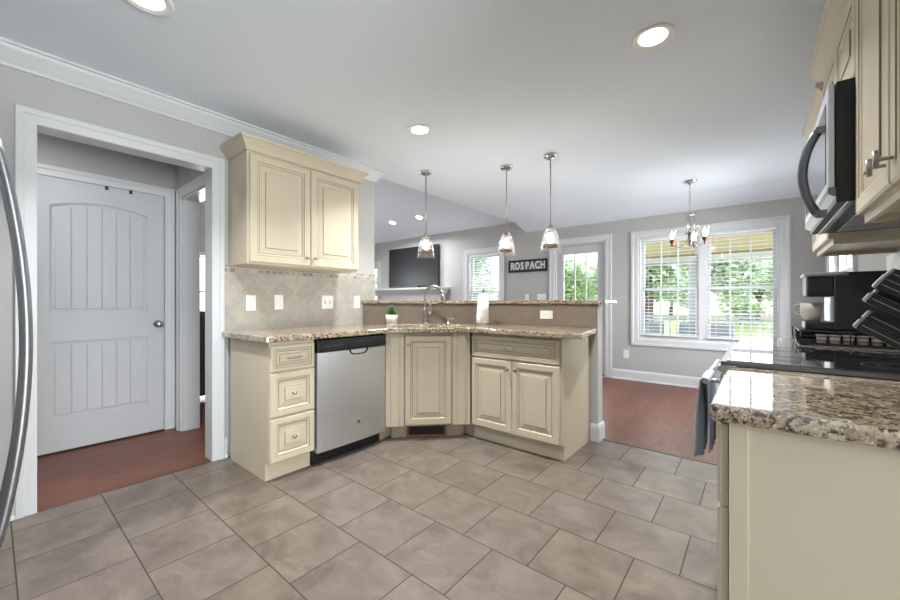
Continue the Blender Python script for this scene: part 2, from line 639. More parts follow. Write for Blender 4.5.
    def build(self, name, mats, parent=None, bevel=0.0, seg=2, loc=None, fix=True):
        if not isinstance(mats, (list, tuple)):
            mats = [mats]
        me = bpy.data.meshes.new(name)
        me.from_pydata([tuple(p) for p in self.v], [], self.f)
        for m in mats:
            me.materials.append(m)
        for p, mi, s in zip(me.polygons, self.mi, self.sm):
            p.material_index = mi
            p.use_smooth = s
        if fix:
            bm = bmesh.new()
            bm.from_mesh(me)
            bmesh.ops.recalc_face_normals(bm, faces=bm.faces)
            bm.to_mesh(me)
            bm.free()
        me.update()
        o = bpy.data.objects.new(name, me)
        COL.objects.link(o)
        if parent is not None:
            o.parent = parent
        if loc is not None:
            o.location = loc
        if bevel > 0:
            b = o.modifiers.new('bevel', 'BEVEL')
            b.width = bevel
            b.segments = seg
            b.limit_method = 'ANGLE'
            b.angle_limit = R(40)
            b.harden_normals = False
        return o


def tag(o, label=None, cat=None, group=None, kind=None):
    if label:
        o['label'] = label
    if cat:
        o['category'] = cat
    if group:
        o['group'] = group
    if kind:
        o['kind'] = kind
    return o


def thing(name, label, cat, loc=(0, 0, 0), rz=0.0, group=None, kind=None):
    o = bpy.data.objects.new(name, None)
    o.empty_display_size = 0.1
    COL.objects.link(o)
    o.location = loc
    o.rotation_euler = (0, 0, rz)
    return tag(o, label, cat, group, kind)


def struct(o, label=None):
    o['kind'] = 'structure'
    if label:
        o['label'] = label
    return o


def kids(o):
    return [c for c in bpy.data.objects if c.parent == o]


def dup(root, loc, rz=0.0, label=None, group=None):
    r = root.copy()
    COL.objects.link(r)
    r.location = loc
    r.rotation_euler = (0, 0, rz)
    if label:
        r['label'] = label
    if group:
        r['group'] = group
    for ch in kids(root):
        c = ch.copy()
        COL.objects.link(c)
        c.parent = r
        for g in kids(ch):
            d = g.copy()
            COL.objects.link(d)
            d.parent = c
    return r


def text_mesh(s, size, depth=0.001, bold=0.0):
    cu = bpy.data.curves.new('lettering', 'FONT')
    cu.body = s
    cu.size = size
    cu.extrude = depth
    cu.offset = bold
    cu.align_x = 'CENTER'
    cu.align_y = 'CENTER'
    o = bpy.data.objects.new('lettering', cu)
    COL.objects.link(o)
    dg = bpy.context.evaluated_depsgraph_get()
    me = bpy.data.meshes.new_from_object(o.evaluated_get(dg))
    bpy.data.objects.remove(o)
    bpy.data.curves.remove(cu)
    return me


# ================================================================== SETTING
WX = -2.99          # kitchen face of the left wall
WB = -3.10          # its back face
RX = 0.575          # right wall
FY = 5.85           # far wall
BY = -2.60          # wall behind the camera
H = 2.44
EX = 3.30           # unseen side wall, set this far out for the added fill light
LX = -8.60          # far left of the living room
SY0, SY1 = 1.06, 1.19   # wall between hall and living room


def wall_open(mb, axis, a0, a1, t0, t1, z0, z1, openings):
    """wall along an axis with rectangular openings (a0, a1, z0, z1)"""
    cuts = sorted(openings)
    cur = a0

    def bx(p, q, s, e):
        if q - p < 1e-4 or e - s < 1e-4:
            return
        if axis == 'x':
            mb.box(p, q, t0, t1, s, e)
        else:
            mb.box(t0, t1, p, q, s, e)
    for (p, q, s, e) in cuts:
        bx(cur, p, z0, z1)
        bx(p, q, z0, s)
        bx(p, q, e, z1)
        cur = q
    bx(cur, a1, z0, z1)
    return mb


# floors
TILE_EDGE = 3.17
struct(MB().prism([(-2.985, BY), (EX, BY), (EX, 1.0), (RX, 1.0), (RX, TILE_EDGE), (-2.13, TILE_EDGE), (-2.985, 2.32)], -0.03, 0.0).build('tile_floor', M['tile']), 'beige square ceramic tile floor in running bond')
wf = MB()
wf.prism([(LX, BY - 0.1), (-2.985, BY - 0.1), (-2.985, 2.32), (-2.13, TILE_EDGE), (RX, TILE_EDGE), (RX, FY), (LX, FY)], -0.03, -0.001)
struct(wf.build('wood_floor', M['wood']), 'red brown hardwood floor of hall and dining area')
tag(MB().prism_axis([(TILE_EDGE - 0.012, 0.0), (TILE_EDGE + 0.012, 0.0), (TILE_EDGE + 0.008, 0.004), (TILE_EDGE - 0.008, 0.004)], -0.985, RX - 0.02, 'x').build('trim_7', M['dark_wood']), None, None, None, 'structure')
tag(MB().prism_axis([(-2.99, -0.001), (-2.975, -0.001), (-2.978, 0.003), (-2.987, 0.003)], 0.165, 0.985, 'y').build('trim_8', M['dark_wood']), None, None, None, 'structure')

# ceilings
ce = MB()
ce.prism_axis([(BY - 0.1, H), (5.48, H), (FY + 0.14, 2.28), (FY + 0.14, 2.56), (BY - 0.1, 2.56)], WB, RX + 0.1, 'x')
ce.box(RX + 0.1, EX + 0.1, BY - 0.1, 1.1, H, 2.56)
struct(ce.build('ceiling', M['ceiling']), 'flat white kitchen and dining ceiling')
VS, VZ = 0.33, 2.525
vz = lambda y: VZ + VS * (FY - y)
ce = MB()
ce.prism_axis([(SY0, vz(SY0)), (FY + 0.14, vz(FY + 0.14)), (FY + 0.14, vz(FY) + 0.12), (SY0, vz(SY0) + 0.12)], LX - 0.1, WB, 'x')
struct(ce.build('living_room_ceiling', M['ceiling']), 'sloping white living room ceiling')
struct(MB().box(-4.15, WB, BY - 0.1, SY0, H, H + 0.1).build('hall_ceiling', M['ceiling']), 'white ceiling of the small hall')

# walls
DO0, DO1, DOZ = 0.160, 0.992, 2.07         # cased opening to the hall
w = MB()
wall_open(w, 'y', BY - 0.1, 2.455, WB, WX, 0, H, [(DO0 - 0.016, DO1 + 0.016, 0, DOZ + 0.016)])
struct(w.build('wall_left', M['wall']), 'grey kitchen wall with cased opening to the hall')
w = MB()
WIN = (-1.31, 0.20, 0.605, 2.03)
DR = (-2.565, -1.765, 0.0, 2.045)
SW = (-4.335, -3.615, 0.605, 2.035)
LW = (-7.85, -7.0, 0.605, 2.0)
wall_open(w, 'x', LX - 0.1, RX + 0.1, FY, FY + 0.14, 0, vz(FY) + 0.05, [WIN, DR, SW, LW])
struct(w.build('wall_far', M['wall']), 'grey far wall with windows and glazed door')
w = MB()
KW = (-0.95, 0.80, 0.12, 2.1)  # opening added for fill light, out of view beside the camera
RW = (4.15, 5.35, 0.75, 2.03)
wall_open(w, 'y', 1.0, FY, RX, RX + 0.1, 0, H, [RW])
struct(w.build('wall_right', M['wall']), 'pale grey wall behind range and counters')
struct(MB().box(WX, -1.30, -0.88, -0.78, 0, H).build('wall_fridge', M['wall']), 'short wall behind the refrigerator')
w = MB()
wall_open(w, 'y', BY - 0.1, 1.1, EX, EX + 0.1, 0, H, [KW])
w.box(RX + 0.1, EX, 1.0, 1.1, 0, H)
struct(w.build('wall_side', M['wall']), 'side wall beside the camera')
w = MB()
wall_open(w, 'x', -4.15, EX + 0.1, BY - 0.1, BY, 0, H, [])
struct(w.build('wall_back', M['wall']), 'wall behind the camera')
w = MB()
wall_open(w, 'x', LX, WB, SY0, SY1, 0, vz(SY1) + 0.1, [(-3.88, -3.15, 0, 2.03)])
struct(w.build('wall_hall', M['wall']), 'wall between hall and living room')
DL0, DL1, DLZ = 0.155, 0.968, 2.05
w = MB()
wall_open(w, 'y', BY, SY0, -4.15, -4.05, 0, H, [(DL0, DL1, 0, DLZ)])
struct(w.build('wall_closet', M['wall']), 'dim grey hall wall above the closed white door')
w = MB()
wall_open(w, 'y', SY1, FY, LX - 0.1, LX, 0, vz(SY1) + 0.1, [(2.2, 3.2, 0.6, 2.05)])
struct(w.build('wall_living', M['wall']), 'far side wall of the living room')
struct(MB().prism_axis([(SY1, 2.57), (FY, 2.57), (FY, vz(FY) + 0.03), (SY1, vz(SY1) + 0.03)], WB, WB + 0.1, 'x').build('wall_gable', M['wall']), 'wall above the kitchen ceiling edge')

# half wall that carries the raised bar
bar_plan = [(WX, 2.312), (-2.205, 3.10), (-0.995, 3.10), (-0.995, 3.21), (-2.25, 3.21), (-3.005, 2.457), (WX, 2.457)]
struct(MB().prism(bar_plan, 0, 1.108).build('wall_bar', M['wall']), 'grey half wall carrying the raised bar')

# crown moulding of the left wall
crown = [(0.0, H - 0.105), (0.012, H - 0.105), (0.018, H - 0.092), (0.03, H - 0.078), (0.052, H - 0.05), (0.068, H - 0.03), (0.074, H - 0.016), (0.085, H - 0.012), (0.085, H), (0.0, H)]
struct(MB().sweep([(WX, BY), (WX, 2.455), (WB, 2.455)], crown).build('trim_1', M['trim']), 'white crown moulding')

# baseboards
bb = [(0, 0), (0.016, 0), (0.016, 0.115), (0.010, 0.135), (0, 0.14)]
bbh = [(0, 0), (0.026, 0), (0.024, 0.014), (0.016, 0.02), (0.016, 0.115), (0.010, 0.135), (0, 0.14)]
def base(name, path, prof=bbh):
    struct(MB().sweep(path, prof).build(name, M['trim']))
base('baseboard_left', [(WX, -0.77), (WX, DO0 - 0.078)])
base('baseboard_left_end', [(WX, DO1 + 0.078), (WX, 1.088)])
base('baseboard_far', [(-1.665, FY), (RX, FY)])
base('baseboard_far_living', [(-4.85, FY), (-2.665, FY)])
base('baseboard_bar', [(-1.052, 3.10), (-0.995, 3.10), (-0.995, 3.21), (-2.25, 3.21), (-3.0, 2.46)], bb)
base('baseboard_right', [(RX, FY - 0.02), (RX, 3.27)])
base('baseboard_closet', [(-4.05, BY), (-4.05, DL0 - 0.1)])

# cased opening kitchen -> hall
cas = [(0.0, 0.0), (0.0, 0.013), (0.005, 0.016), (0.044, 0.018), (0.05, 0.024), (0.075, 0.025), (0.078, 0.022), (0.078, 0.0)]


def casing_frame(mb, origin, ax, nrm, a0, a1, z0, z1, prof=cas, bottom=False, mi=0):
    """casing round an opening; profile (distance from opening, thickness)"""
    O, A, N = Vector(origin), Vector(ax), Vector(nrm)
    Z = Vector((0, 0, 1))
    rings = []
    if not bottom:
        corners = [(a0, z0, -1, 0), (a0, z1, -1, 1), (a1, z1, 1, 1), (a1, z0, 1, 0)]
    else:
        corners = [(a0, z0, -1, -1), (a0, z1, -1, 1), (a1, z1, 1, 1), (a1, z0, 1, -1), (a0, z0, -1, -1)]
    for a, z, da, dz in corners:
        rings.append([O + A * (a + da * d) + Z * (z + dz * d) + N * t for d, t in prof])
    mb.loft(rings, mi, False, not bottom, not bottom)
    return mb


t = MB()
casing_frame(t, (WX, 0, 0), (0, 1, 0), (1, 0, 0), DO0, DO1, 0, DOZ)
casing_frame(t, (WB, 0, 0), (0, 1, 0), (-1, 0, 0), DO0, DO1, 0, DOZ)
# jamb lining
t.box(WB, WX, DO0 - 0.016, DO0, 0, DOZ)
t.box(WB, WX, DO1, DO1 + 0.016, 0, DOZ)
t.box(WB, WX, DO0 - 0.016, DO1 + 0.016, DOZ, DOZ + 0.016)
struct(t.build('trim_2', M['trim']), 'white casing of the hall opening')

# cased opening hall -> living room
t = MB()
casing_frame(t, (0, SY0, 0), (1, 0, 0), (0, -1, 0), -3.88, -3.15, 0, 2.03)
t.box(-3.881, -3.865, SY0, SY1, 0, 2.03)
t.box(-3.165, -3.149, SY0, SY1, 0, 2.03)
t.box(-3.88, -3.15, SY0, SY1, 2.014, 2.031)
struct(t.build('trim_3', M['trim']), 'white casing between hall and living room')


# ------------------------------------------------------------------ hall door (two-panel, arched top panel, plank grooves)
def arch_ring(y0, y1, z0, z1, rise, x, n=14):
    pts = [(x, y0, z0), (x, y1, z0)]
    for i in range(n + 1):
        f = i / n
        y = y1 + (y0 - y1) * f
        pts.append((x, y, z1 + rise * (1 - (2 * f - 1) ** 2)))
    return pts


d = thing('door_1', 'white two panel door with arched top panel closed in the hall', 'door', (-4.05, 0.56, 0), 0, None, 'structure')
def panel_door(root, x, y0, y1, z0, z1, panels):
    """slab with sunk panels, front at +x; local to root"""
    m = MB()
    m.box(x - 0.035, x - 0.012, y0, y1, z0, z1)
    # stiles and rails as raised skin in front of a recessed field
    (p0, p1) = panels
    a0, a1 = p0[0], p0[1]
    m.box(x - 0.012, x, y0, a0, z0, z1)
    m.box(x - 0.012, x, a1, y1, z0, z1)
    m.box(x - 0.012, x, a0, a1, z0, p0[2])
    m.box(x - 0.012, x, a0, a1, p0[3], p1[2])
    # top rail with an arched lower edge
    n = 16
    low, up = [], []
    for i in range(n + 1):
        f = i / n
        y = a0 + (a1 - a0) * f
        zz = p1[3] + p1[4] * (1 - (2 * f - 1) ** 2)
        low.append((y, zz))
        up.append((y, z1))
    v, fcs = [], []
    for i in range(n + 1):
        v += [(x, low[i][0], low[i][1]), (x, up[i][0], up[i][1]), (x - 0.012, low[i][0], low[i][1])]
    for i in range(n):
        b = 3 * i
        fcs += [(b, b + 3, b + 4, b + 1), (b, b + 2, b + 5, b + 3)]
    m.add(v, fcs)
    slab = m.build('slab', M['door'], root, fix=False)
    # raised fields with plank grooves
    for (q0, q1, s, e, rise) in panels:
        g = MB()
        npl = 6
        i0, i1 = q0 + 0.028, q1 - 0.028
        pw = (i1 - i0) / npl
        for k in range(npl):
            u0, u1 = i0 + k * pw, i0 + (k + 1) * pw
            if k > 0:
                u0 += 0.002
            if k < npl - 1:
                u1 -= 0.002
            f0 = (u0 - q0) / (q1 - q0)
            f1 = (u1 - q0) / (q1 - q0)
            t0 = e - 0.028 + rise * (1 - (2 * f0 - 1) ** 2)
            t1 = e - 0.028 + rise * (1 - (2 * f1 - 1) ** 2)
            poly = [(u0, s + 0.028), (u1, s + 0.028), (u1, t1), (u0, t0)]
            g.prism_axis(poly, x - 0.014, x - 0.004, 'x')
        g.build('door_panel', M['door'], root, bevel=0.003)
    return slab


panel_door(d, 0.028, -0.40, 0.404, 0.014, 2.044, [(-0.283, 0.292, 0.255, 0.828, 0.0), (-0.283, 0.292, 1.045, 1.84, 0.055)])
MB().box(0.0, 0.022, -0.40, 0.404, 0.0, 0.014).build('door_sweep', M['seal'], d)
kb = MB()
rot = Matrix.Translation((0.028, 0.362, 0.935)) @ Matrix.Rotation(R(90), 4, 'Y')
kb.lathe([(0.0, 0), (0.032, 0), (0.032, 0.004), (0.026, 0.009), (0.012, 0.013), (0.011, 0.034), (0.018, 0.04), (0.027, 0.05), (0.028, 0.06), (0.022, 0.068), (0.008, 0.072), (0.0, 0.072)], seg=24, mat=rot)
kb.build('door_knob', M['nickel'], d)
MB().box(0.0, 0.032, 0.402, 0.409, 0.90, 0.96).build('strike_plate', M['nickel'], d)
t = MB()
casing_frame(t, (0, 0, 0), (0, 1, 0), (1, 0, 0), DL0 - 0.56 - 0.004, DL1 - 0.56 + 0.004, 0, DLZ + 0.002)
t.box(-0.05, 0.0, DL0 - 0.575, DL0 - 0.56, 0, DLZ)
t.box(-0.05, 0.0, DL1 - 0.56, DL1 - 0.545, 0, DLZ)
t.build('door_casing', M['trim'], d, bevel=0.002)
for yy, lab in ((0.591, 'small dark bracket over top edge of hall door, nearer the hinge side'), (0.74, 'small dark bracket over top edge of hall door, nearer the knob side')):
    h = MB()
    h.box(-4.03, -4.017, yy - 0.011, yy + 0.011, 2.044, 2.049)
    h.box(-4.022, -4.016, yy - 0.011, yy + 0.011, 2.018, 2.049)
    tag(h.build('door_hook', M['charcoal'], bevel=0.001), lab, 'hook', 'brackets over the hall door')


# ------------------------------------------------------------------ windows on the far wall
def sash(root, name, x0, x1, z0, z1, y, cols, rows, fr=0.04):
    m = MB()
    m.box(x0, x0 + fr, y - 0.018, y + 0.018, z0, z1)
    m.box(x1 - fr, x1, y - 0.018, y + 0.018, z0, z1)
    m.box(x0 + fr, x1 - fr, y - 0.018, y + 0.018, z0, z0 + fr)
    m.box(x0 + fr, x1 - fr, y - 0.018, y + 0.018, z1 - fr, z1)
    gx0, gx1, gz0, gz1 = x0 + fr, x1 - fr, z0 + fr, z1 - fr
    for i in range(1, cols):
        c = gx0 + (gx1 - gx0) * i / cols
        m.box(c - 0.009, c + 0.009, y - 0.011, y + 0.011, gz0, gz1)
    for i in range(1, rows):
        c = gz0 + (gz1 - gz0) * i / rows
        m.box(gx0, gx1, y - 0.0105, y + 0.0105, c - 0.009, c + 0.009)
    s = m.build(name, M['trim'], root)
    MB().box(gx0 - 0.003, gx1 + 0.003, y - 0.003, y + 0.003, gz0 - 0.003, gz1 + 0.003).build('pane', M['pane'], s)
    return s


def window(name, label, op, splits, cols, casw=0.095):
    x0, x1, z0, z1 = op
    cx = (x0 + x1) / 2
    r = thing(name, label, 'window', (cx, FY, z0), 0, None, 'structure')
    prof = [(0.0, 0.0), (0.0, 0.014), (0.014, 0.018), (0.06, 0.018), (0.066, 0.024), (casw, 0.024), (casw, 0.0)]
    t = MB()
    casing_frame(t, (-cx, 0, -z0), (1, 0, 0), (0, -1, 0), x0, x1, z0, z1, prof, True)
    t.build('window_casing', M['trim'], r)
    t = MB()
    a0, a1, h = x0 - cx, x1 - cx, z1 - z0
    t.box(a0, a0 + 0.02, 0, 0.14, 0, h)
    t.box(a1 - 0.02, a1, 0, 0.14, 0, h)
    t.box(a0 + 0.02, a1 - 0.02, 0, 0.14, 0, 0.02)
    t.box(a0 + 0.02, a1 - 0.02, 0, 0.14, h - 0.02, h)
    n = splits
    mul = 0.085
    unit = (a1 - a0 - 0.04 - mul * (n - 1)) / n
    spans = []
    for k in range(n):
        s = a0 + 0.02 + k * (unit + mul)
        spans.append((s, s + unit))
        if k > 0:
            t.box(s - mul, s, 0.03, 0.14, 0.02, h - 0.02)
    t.build('window_frame', M['trim'], r)
    mid = 0.49 * h
    for (s, e) in spans:
        sash(r, 'upper_sash', s, e, mid - 0.02, h - 0.02, 0.105, cols, 2)
        sash(r, 'lower_sash', s, e, 0.02, mid + 0.02, 0.066, cols, 2)
    return [(cx + s, cx + e, z0 + 0.02, z1 - 0.02) for s, e in spans]


def blind(label, x0, x1, z0, z1, y, tilt, raise_to=None, group='white window blinds', slat=0.0115):
    r = thing('window_blind', label, 'blind', ((x0 + x1) / 2, y, z1), 0, group)
    hw = (x1 - x0) / 2 - 0.006
    hh = z1 - z0
    MB().box(-hw, hw, -0.026, 0.026, -0.024, -0.001).build('headrail', M['blind'], r, bevel=0.002)
    bot = hh - 0.03 if raise_to is None else z1 - raise_to
    m = MB()
    k = 0
    z = -0.052
    c, s = math.cos(tilt), math.sin(tilt)
    while z > -bot + 0.03:
        d_ = slat
        v = []
        for x in (-hw, hw):
            for (yy, zz) in ((-d_, -0.001), (0, 0.002), (d_, -0.001), (d_, -0.0035), (0, -0.0005), (-d_, -0.0035)):
                v.append((x, yy * c - zz * s, z + yy * s + zz * c))
        f = [(i, (i + 1) % 6, 6 + (i + 1) % 6, 6 + i) for i in range(6)] + [(5, 4, 3, 2, 1, 0), (6, 7, 8, 9, 10, 11)]
        m.add(v, f)
        z -= 0.047
    m.build('slats', M['blind'], r)
    MB().box(-hw, hw, -0.024, 0.024, -bot, -bot + 0.018).build('bottom_rail', M['blind'], r, bevel=0.002)
    m = MB()
    for x in (-hw * 0.72, 0.0, hw * 0.72):
        m.box(x - 0.001, x + 0.001, -0.025, -0.023, -bot + 0.01, -0.04)
        m.box(x - 0.001, x + 0.001, 0.023, 0.025, -bot + 0.01, -0.04)
    m.build('ladder_cords', M['blind'], r)
    return r


sp = window('window_1', 'wide white double window of the dining area with twelve panes per unit', WIN, 2, 3)
blind('open white slatted blind in left half of dining window', *sp[0], FY + 0.02, R(4))
blind('open white slatted blind in right half of dining window', *sp[1], FY + 0.02, R(4))
sp = window('window_2', 'narrow white window between television and lettered sign', SW, 1, 3, 0.09)
blind('white slatted blind in narrow window beside the lettered sign', *sp[0], FY + 0.02, R(26), None, 'white window blinds', 0.021)
sp = window('window_3', 'narrow bright window at left of the fireplace', LW, 1, 3, 0.09)
blind('white slatted blind in window left of the fireplace', *sp[0], FY + 0.02, R(26), None, 'white window blinds', 0.021)

# unseen opening added beside the camera for fill light, living room side window
for nm, lab, op, ax in (('fill_window', 'tall glazed opening added in unseen side wall for fill light', KW, 'e'), ('window_5', 'living room side window seen past the hall', (2.2, 3.2, 0.6, 2.05), 'y'),
                        ('window_6', 'white window on right wall of the dining area, behind the coffee maker', RW, 'r')):
    a0, a1, z0, z1 = op
    r = thing(nm, lab, 'window', ((a0 + a1) / 2, BY, z0) if ax == 'x' else ({'y': LX, 'r': RX, 'e': EX}.get(ax, 0), (a0 + a1) / 2, z0), {'x': R(180), 'y': R(90), 'r': R(-90), 'e': R(-90)}[ax], None, 'structure')
    hw, h = (a1 - a0) / 2, z1 - z0
    t = MB()
    casing_frame(t, (0, 0, 0), (1, 0, 0), (0, -1, 0), -hw, hw, 0, h, cas, True)
    t.build('window_casing', M['trim'], r)
    sash(r, 'upper_sash', -hw, hw, h / 2 - 0.02, h, 0.07, 3, 2)
    sash(r, 'lower_sash', -hw, hw, 0.0, h / 2 + 0.02, 0.034, 3, 2)

# glazed exterior door
x0, x1, _, z1 = DR
cx = (x0 + x1) / 2
r = thing('door_2', 'white glazed exterior door with grid panes beside the dining window', 'door', (cx, FY, 0), 0, None, 'structure')
t = MB()
casing_frame(t, (0, 0, 0), (1, 0, 0), (0, -1, 0), x0 - cx, x1 - cx, 0, z1, [(0.0, 0.0), (0.0, 0.014), (0.014, 0.018), (0.06, 0.018), (0.066, 0.024), (0.09, 0.024), (0.09, 0.0)])
t.box(x0 - cx, x0 - cx + 0.018, 0, 0.14, 0, z1)
t.box(x1 - cx - 0.018, x1 - cx, 0, 0.14, 0, z1)
t.box(x0 - cx, x1 - cx, 0, 0.14, z1 - 0.018, z1)
t.build('door_casing', M['trim'], r)
hw = (x1 - x0) / 2 - 0.02
gx0, gx1, gz0, gz1 = -0.268, 0.268, 0.28, 1.885
m = MB()
ys = (0.035, 0.08)
m.box(-hw, gx0, *ys, 0.015, z1 - 0.02)
m.box(gx1, hw, *ys, 0.015, z1 - 0.02)
m.box(gx0, gx1, *ys, 0.015, gz0)
m.box(gx0, gx1, *ys, gz1, z1 - 0.02)
sl = m.build('slab', M['door'], r)
m = MB()
for i in (1, 2):
    c = gx0 + (gx1 - gx0) * i / 3
    m.box(c - 0.009, c + 0.009, 0.045, 0.07, gz0, gz1)
for i in range(1, 4):
    c = gz0 + (gz1 - gz0) * i / 4
    m.box(gx0, gx1, 0.0455, 0.0695, c - 0.009, c + 0.009)
m.build('muntins', M['door'], r)
MB().box(gx0, gx1, 0.054, 0.06, gz0, gz1).build('pane', M['pane'], r)
MB().box(-hw, hw, 0.02, 0.09, 0.0, 0.014).build('threshold', M['seal'], r)
for z in (0.25, 1.05, 1.85):
    MB().box(hw - 0.004, hw + 0.014, 0.022, 0.034, z - 0.05, z + 0.05).build('hinge', M['nickel'], r)
m = MB()
m.lathe([(0.0, 0), (0.03, 0), (0.03, 0.006), (0.012, 0.012), (0.011, 0.03), (0.024, 0.04), (0.027, 0.055), (0.015, 0.066), (0, 0.067)], seg=20, mat=Matrix.Translation((-hw + 0.06, 0.035, 0.95)) @ Matrix.Rotation(R(90), 4, 'X'))
m.build('door_knob', M['nickel'], r)

# ================================================================== COUNTERS AND CABINETS


def rect(x0, x1, z0, z1, y):
    return [(x0, y, z0), (x1, y, z0), (x1, y, z1), (x0, y, z1)]


def raised_front(x0, x1, z0, z1, y, t=0.02, frame=0.055, bev=0.035):
    """raised-panel door or drawer front; front face at y, back at y+t; returns MB with paint and glaze faces"""
    m = MB()
    # (inset, depth, glaze on the band that ends here)
    s = [(0.0, t, 0), (0.0, 0.005, 0), (0.006, 0.0, 0), (frame - 0.012, 0.0, 0), (frame - 0.009, 0.0025, 1), (frame - 0.002, 0.0035, 0),
         (frame + 0.004, 0.0095, 0), (frame + 0.0075, 0.0095, 1), (frame + 0.006 + bev, 0.005, 0), (frame + 0.0075 + bev, 0.005, 1), (frame + 0.009 + bev, 0.0012, 1), (frame + 0.012 + bev, 0.0005, 0)]
    w, h = x1 - x0, z1 - z0
    lim = min(w, h) * 0.5 - 0.004
    rings, mis = [], []
    for k, (i, dy, g) in enumerate(s):
        i = min(i, lim)
        rings.append(rect(x0 + i, x1 - i, z0 + i, z1 - i, y + dy))
        mis.append(g)
    m.loft(rings, 0, False, True, True, mis[1:] + [0])
    return m


def knob(root, x, z, y, r=0.0125, name='knob'):
    m = MB()
    m.lathe([(0.0, 0), (0.009, 0), (0.008, 0.003), (0.005, 0.006), (0.005, 0.013), (0.009, 0.016), (r, 0.019), (r, 0.024), (r * 0.7, 0.027), (0, 0.028)],
            seg=18, mat=Matrix.Translation((x, y, z)) @ Matrix.Rotation(R(90), 4, 'X'))
    return m.build(name, M['nickel'], root)


def pull(root, x, z, y, w=0.1, name='pull'):
    m = MB()
    for s in (-1, 1):
        m.tube([(x + s * w * 0.42, y + 0.001, z), (x + s * w * 0.42, y - 0.02, z)], 0.005, 10)
    m.tube([(x - w / 2, y - 0.020, z), (x - w * 0.25, y - 0.024, z), (x, y - 0.026, z), (x + w * 0.25, y - 0.024, z), (x + w / 2, y - 0.020, z)], [0.004, 0.006, 0.0075, 0.006, 0.004], 10)
    return m.build(name, M['nickel'], root)


CAB = [M['cabinet'], M['glaze']]


def base_carcass(root, w, depth, left_end=True, right_end=True, top=0.876):
    m = MB()
    m.box(0.0, w, 0.020, depth, 0.114, top)
    m.box(0.0, w, 0.065, depth, 0.0, 0.114)
    m.build('carcass', M['cabinet'], root)


# --- three-drawer base at the end of the left run (front faces +x)
c = thing('drawer_base_cabinet', 'cream three drawer base cabinet at left end of counter, beside dishwasher', 'cabinet', (-2.318, 1.09, 0), R(90))
W_ = 0.305
m = MB()
m.box(0.0, W_, 0.020, 0.602, 0.114, 0.876)
m.box(0.0, W_, 0.068, 0.602, 0.0, 0.114)
m.build('carcass', M['cabinet'], c)
for (a, b, kind) in ((0.686, 0.852, 'pull'), (0.404, 0.678, 'knob'), (0.122, 0.396, 'knob')):
    f = raised_front(0.003, W_ - 0.004, a, b, 0.0, 0.02, 0.036 if kind == 'pull' else 0.05, 0.014 if kind == 'pull' else 0.035).build('drawer', CAB, c)
    if kind == 'pull':
        pull(f, W_ / 2, (a + b) / 2, 0.002, 0.095, 'drawer_pull')
    else:
        knob(f, W_ / 2, (a + b) / 2, 0.002, 0.0125, 'drawer_knob')

# --- dishwasher
dw = thing('dishwasher', 'stainless steel dishwasher with black control panel under granite counter', 'dishwasher', (-2.318, 1.399, 0), R(90))
DWW = 0.613
m = MB()
m.box(0.004, DWW - 0.004, 0.03, 0.62, 0.10, 0.868)
m.build('tub', M['black'], dw)
m = MB()
prof = []
n = 10
v, f = [], []
# gently bowed steel door
zs = [0.092 + (0.775 - 0.092) * i / n for i in range(n + 1)]
xs = [0.010 + (DWW - 0.014) * i / 14 for i in range(15)]
for z in zs:
    for x in xs:
        u = (x - 0.010) / (DWW - 0.014) * 2 - 1
        v.append((x, -0.002 - 0.012 * (1 - u * u), z))
nb = len(v)
for z in zs:
    for x in xs:
        v.append((x, 0.03, z))
cx_ = len(xs)
for i in range(n):
    for j in range(cx_ - 1):
        a = i * cx_ + j
        f.append((a, a + 1, a + cx_ + 1, a + cx_))
m.add(v[:nb], f, 0, True)
per = [(0, j) for j in range(cx_)] + [(i, cx_ - 1) for i in range(1, n + 1)] + [(n, j) for j in range(cx_ - 2, -1, -1)] + [(i, 0) for i in range(n - 1, 0, -1)]
vv, ff = [], []
for (i, j) in per:
    p = v[i * cx_ + j]
    vv += [p, (p[0], 0.03, p[2])]
for k in range(len(per)):
    q = (k + 1) % len(per)
    ff.append((2 * k, 2 * q, 2 * q + 1, 2 * k + 1))
m.add(vv, ff)
door = m.build('door', M['door_steel'], dw)
m = MB()
m.prism_axis([(0.03, 0.780), (-0.010, 0.780), (-0.014, 0.79), (-0.012, 0.862), (0.03, 0.868)], 0.008, DWW - 0.002, 'x')
cp = m.build('control_panel', M['black'], dw, bevel=0.003)
for x in (0.04, 0.07, 0.10, 0.13, 0.16, 0.19):
    MB().box(x, x + 0.02, -0.0145, -0.012, 0.812, 0.826).build('button', M['charcoal'], cp)
MB().box(0.30, 0.42, -0.0145, -0.012, 0.828, 0.836).build('vent_slot', M['charcoal'], cp)
m = MB()
rings = []
for (sx, y, zb) in ((0.088, -0.016, 0.735), (0.076, -0.017, 0.741), (0.07, -0.010, 0.748)):
    ring = []
    for i in range(13):
        a = math.pi + math.pi * i / 12
        ring.append((0.345 + sx * math.copysign(abs(math.cos(a)) ** 0.45, math.cos(a)), y, 0.787 + (0.787 - zb) * math.sin(a) * (1 if True else 0)))
    ring += [(0.345 + sx, y, 0.80), (0.345 - sx, y, 0.80)]
    rings.append(ring)
m.loft(rings, 0, False, False, True)
m.build('pocket_handle', M['black'], dw)
m = MB()
rotb = Matrix.Translation((0.345, -0.0145, 0.235)) @ Matrix.Rotation(R(90), 4, 'X')
m.lathe([(0, 0.0), (0.0165, 0.0), (0.0165, 0.003), (0.0145, 0.004), (0.0135, 0.003), (0, 0.003)], seg=24, mat=rotb)
bd = m.build('badge', M['chrome'], dw)
me = text_mesh('GE', 0.015, 0.0004)
me.materials.append(M['charcoal'])
lt = bpy.data.objects.new('badge_lettering', me)
COL.objects.link(lt)
lt.parent = bd
lt.location = (0.345, -0.0182, 0.235)
lt.rotation_euler = (R(90), 0, 0)
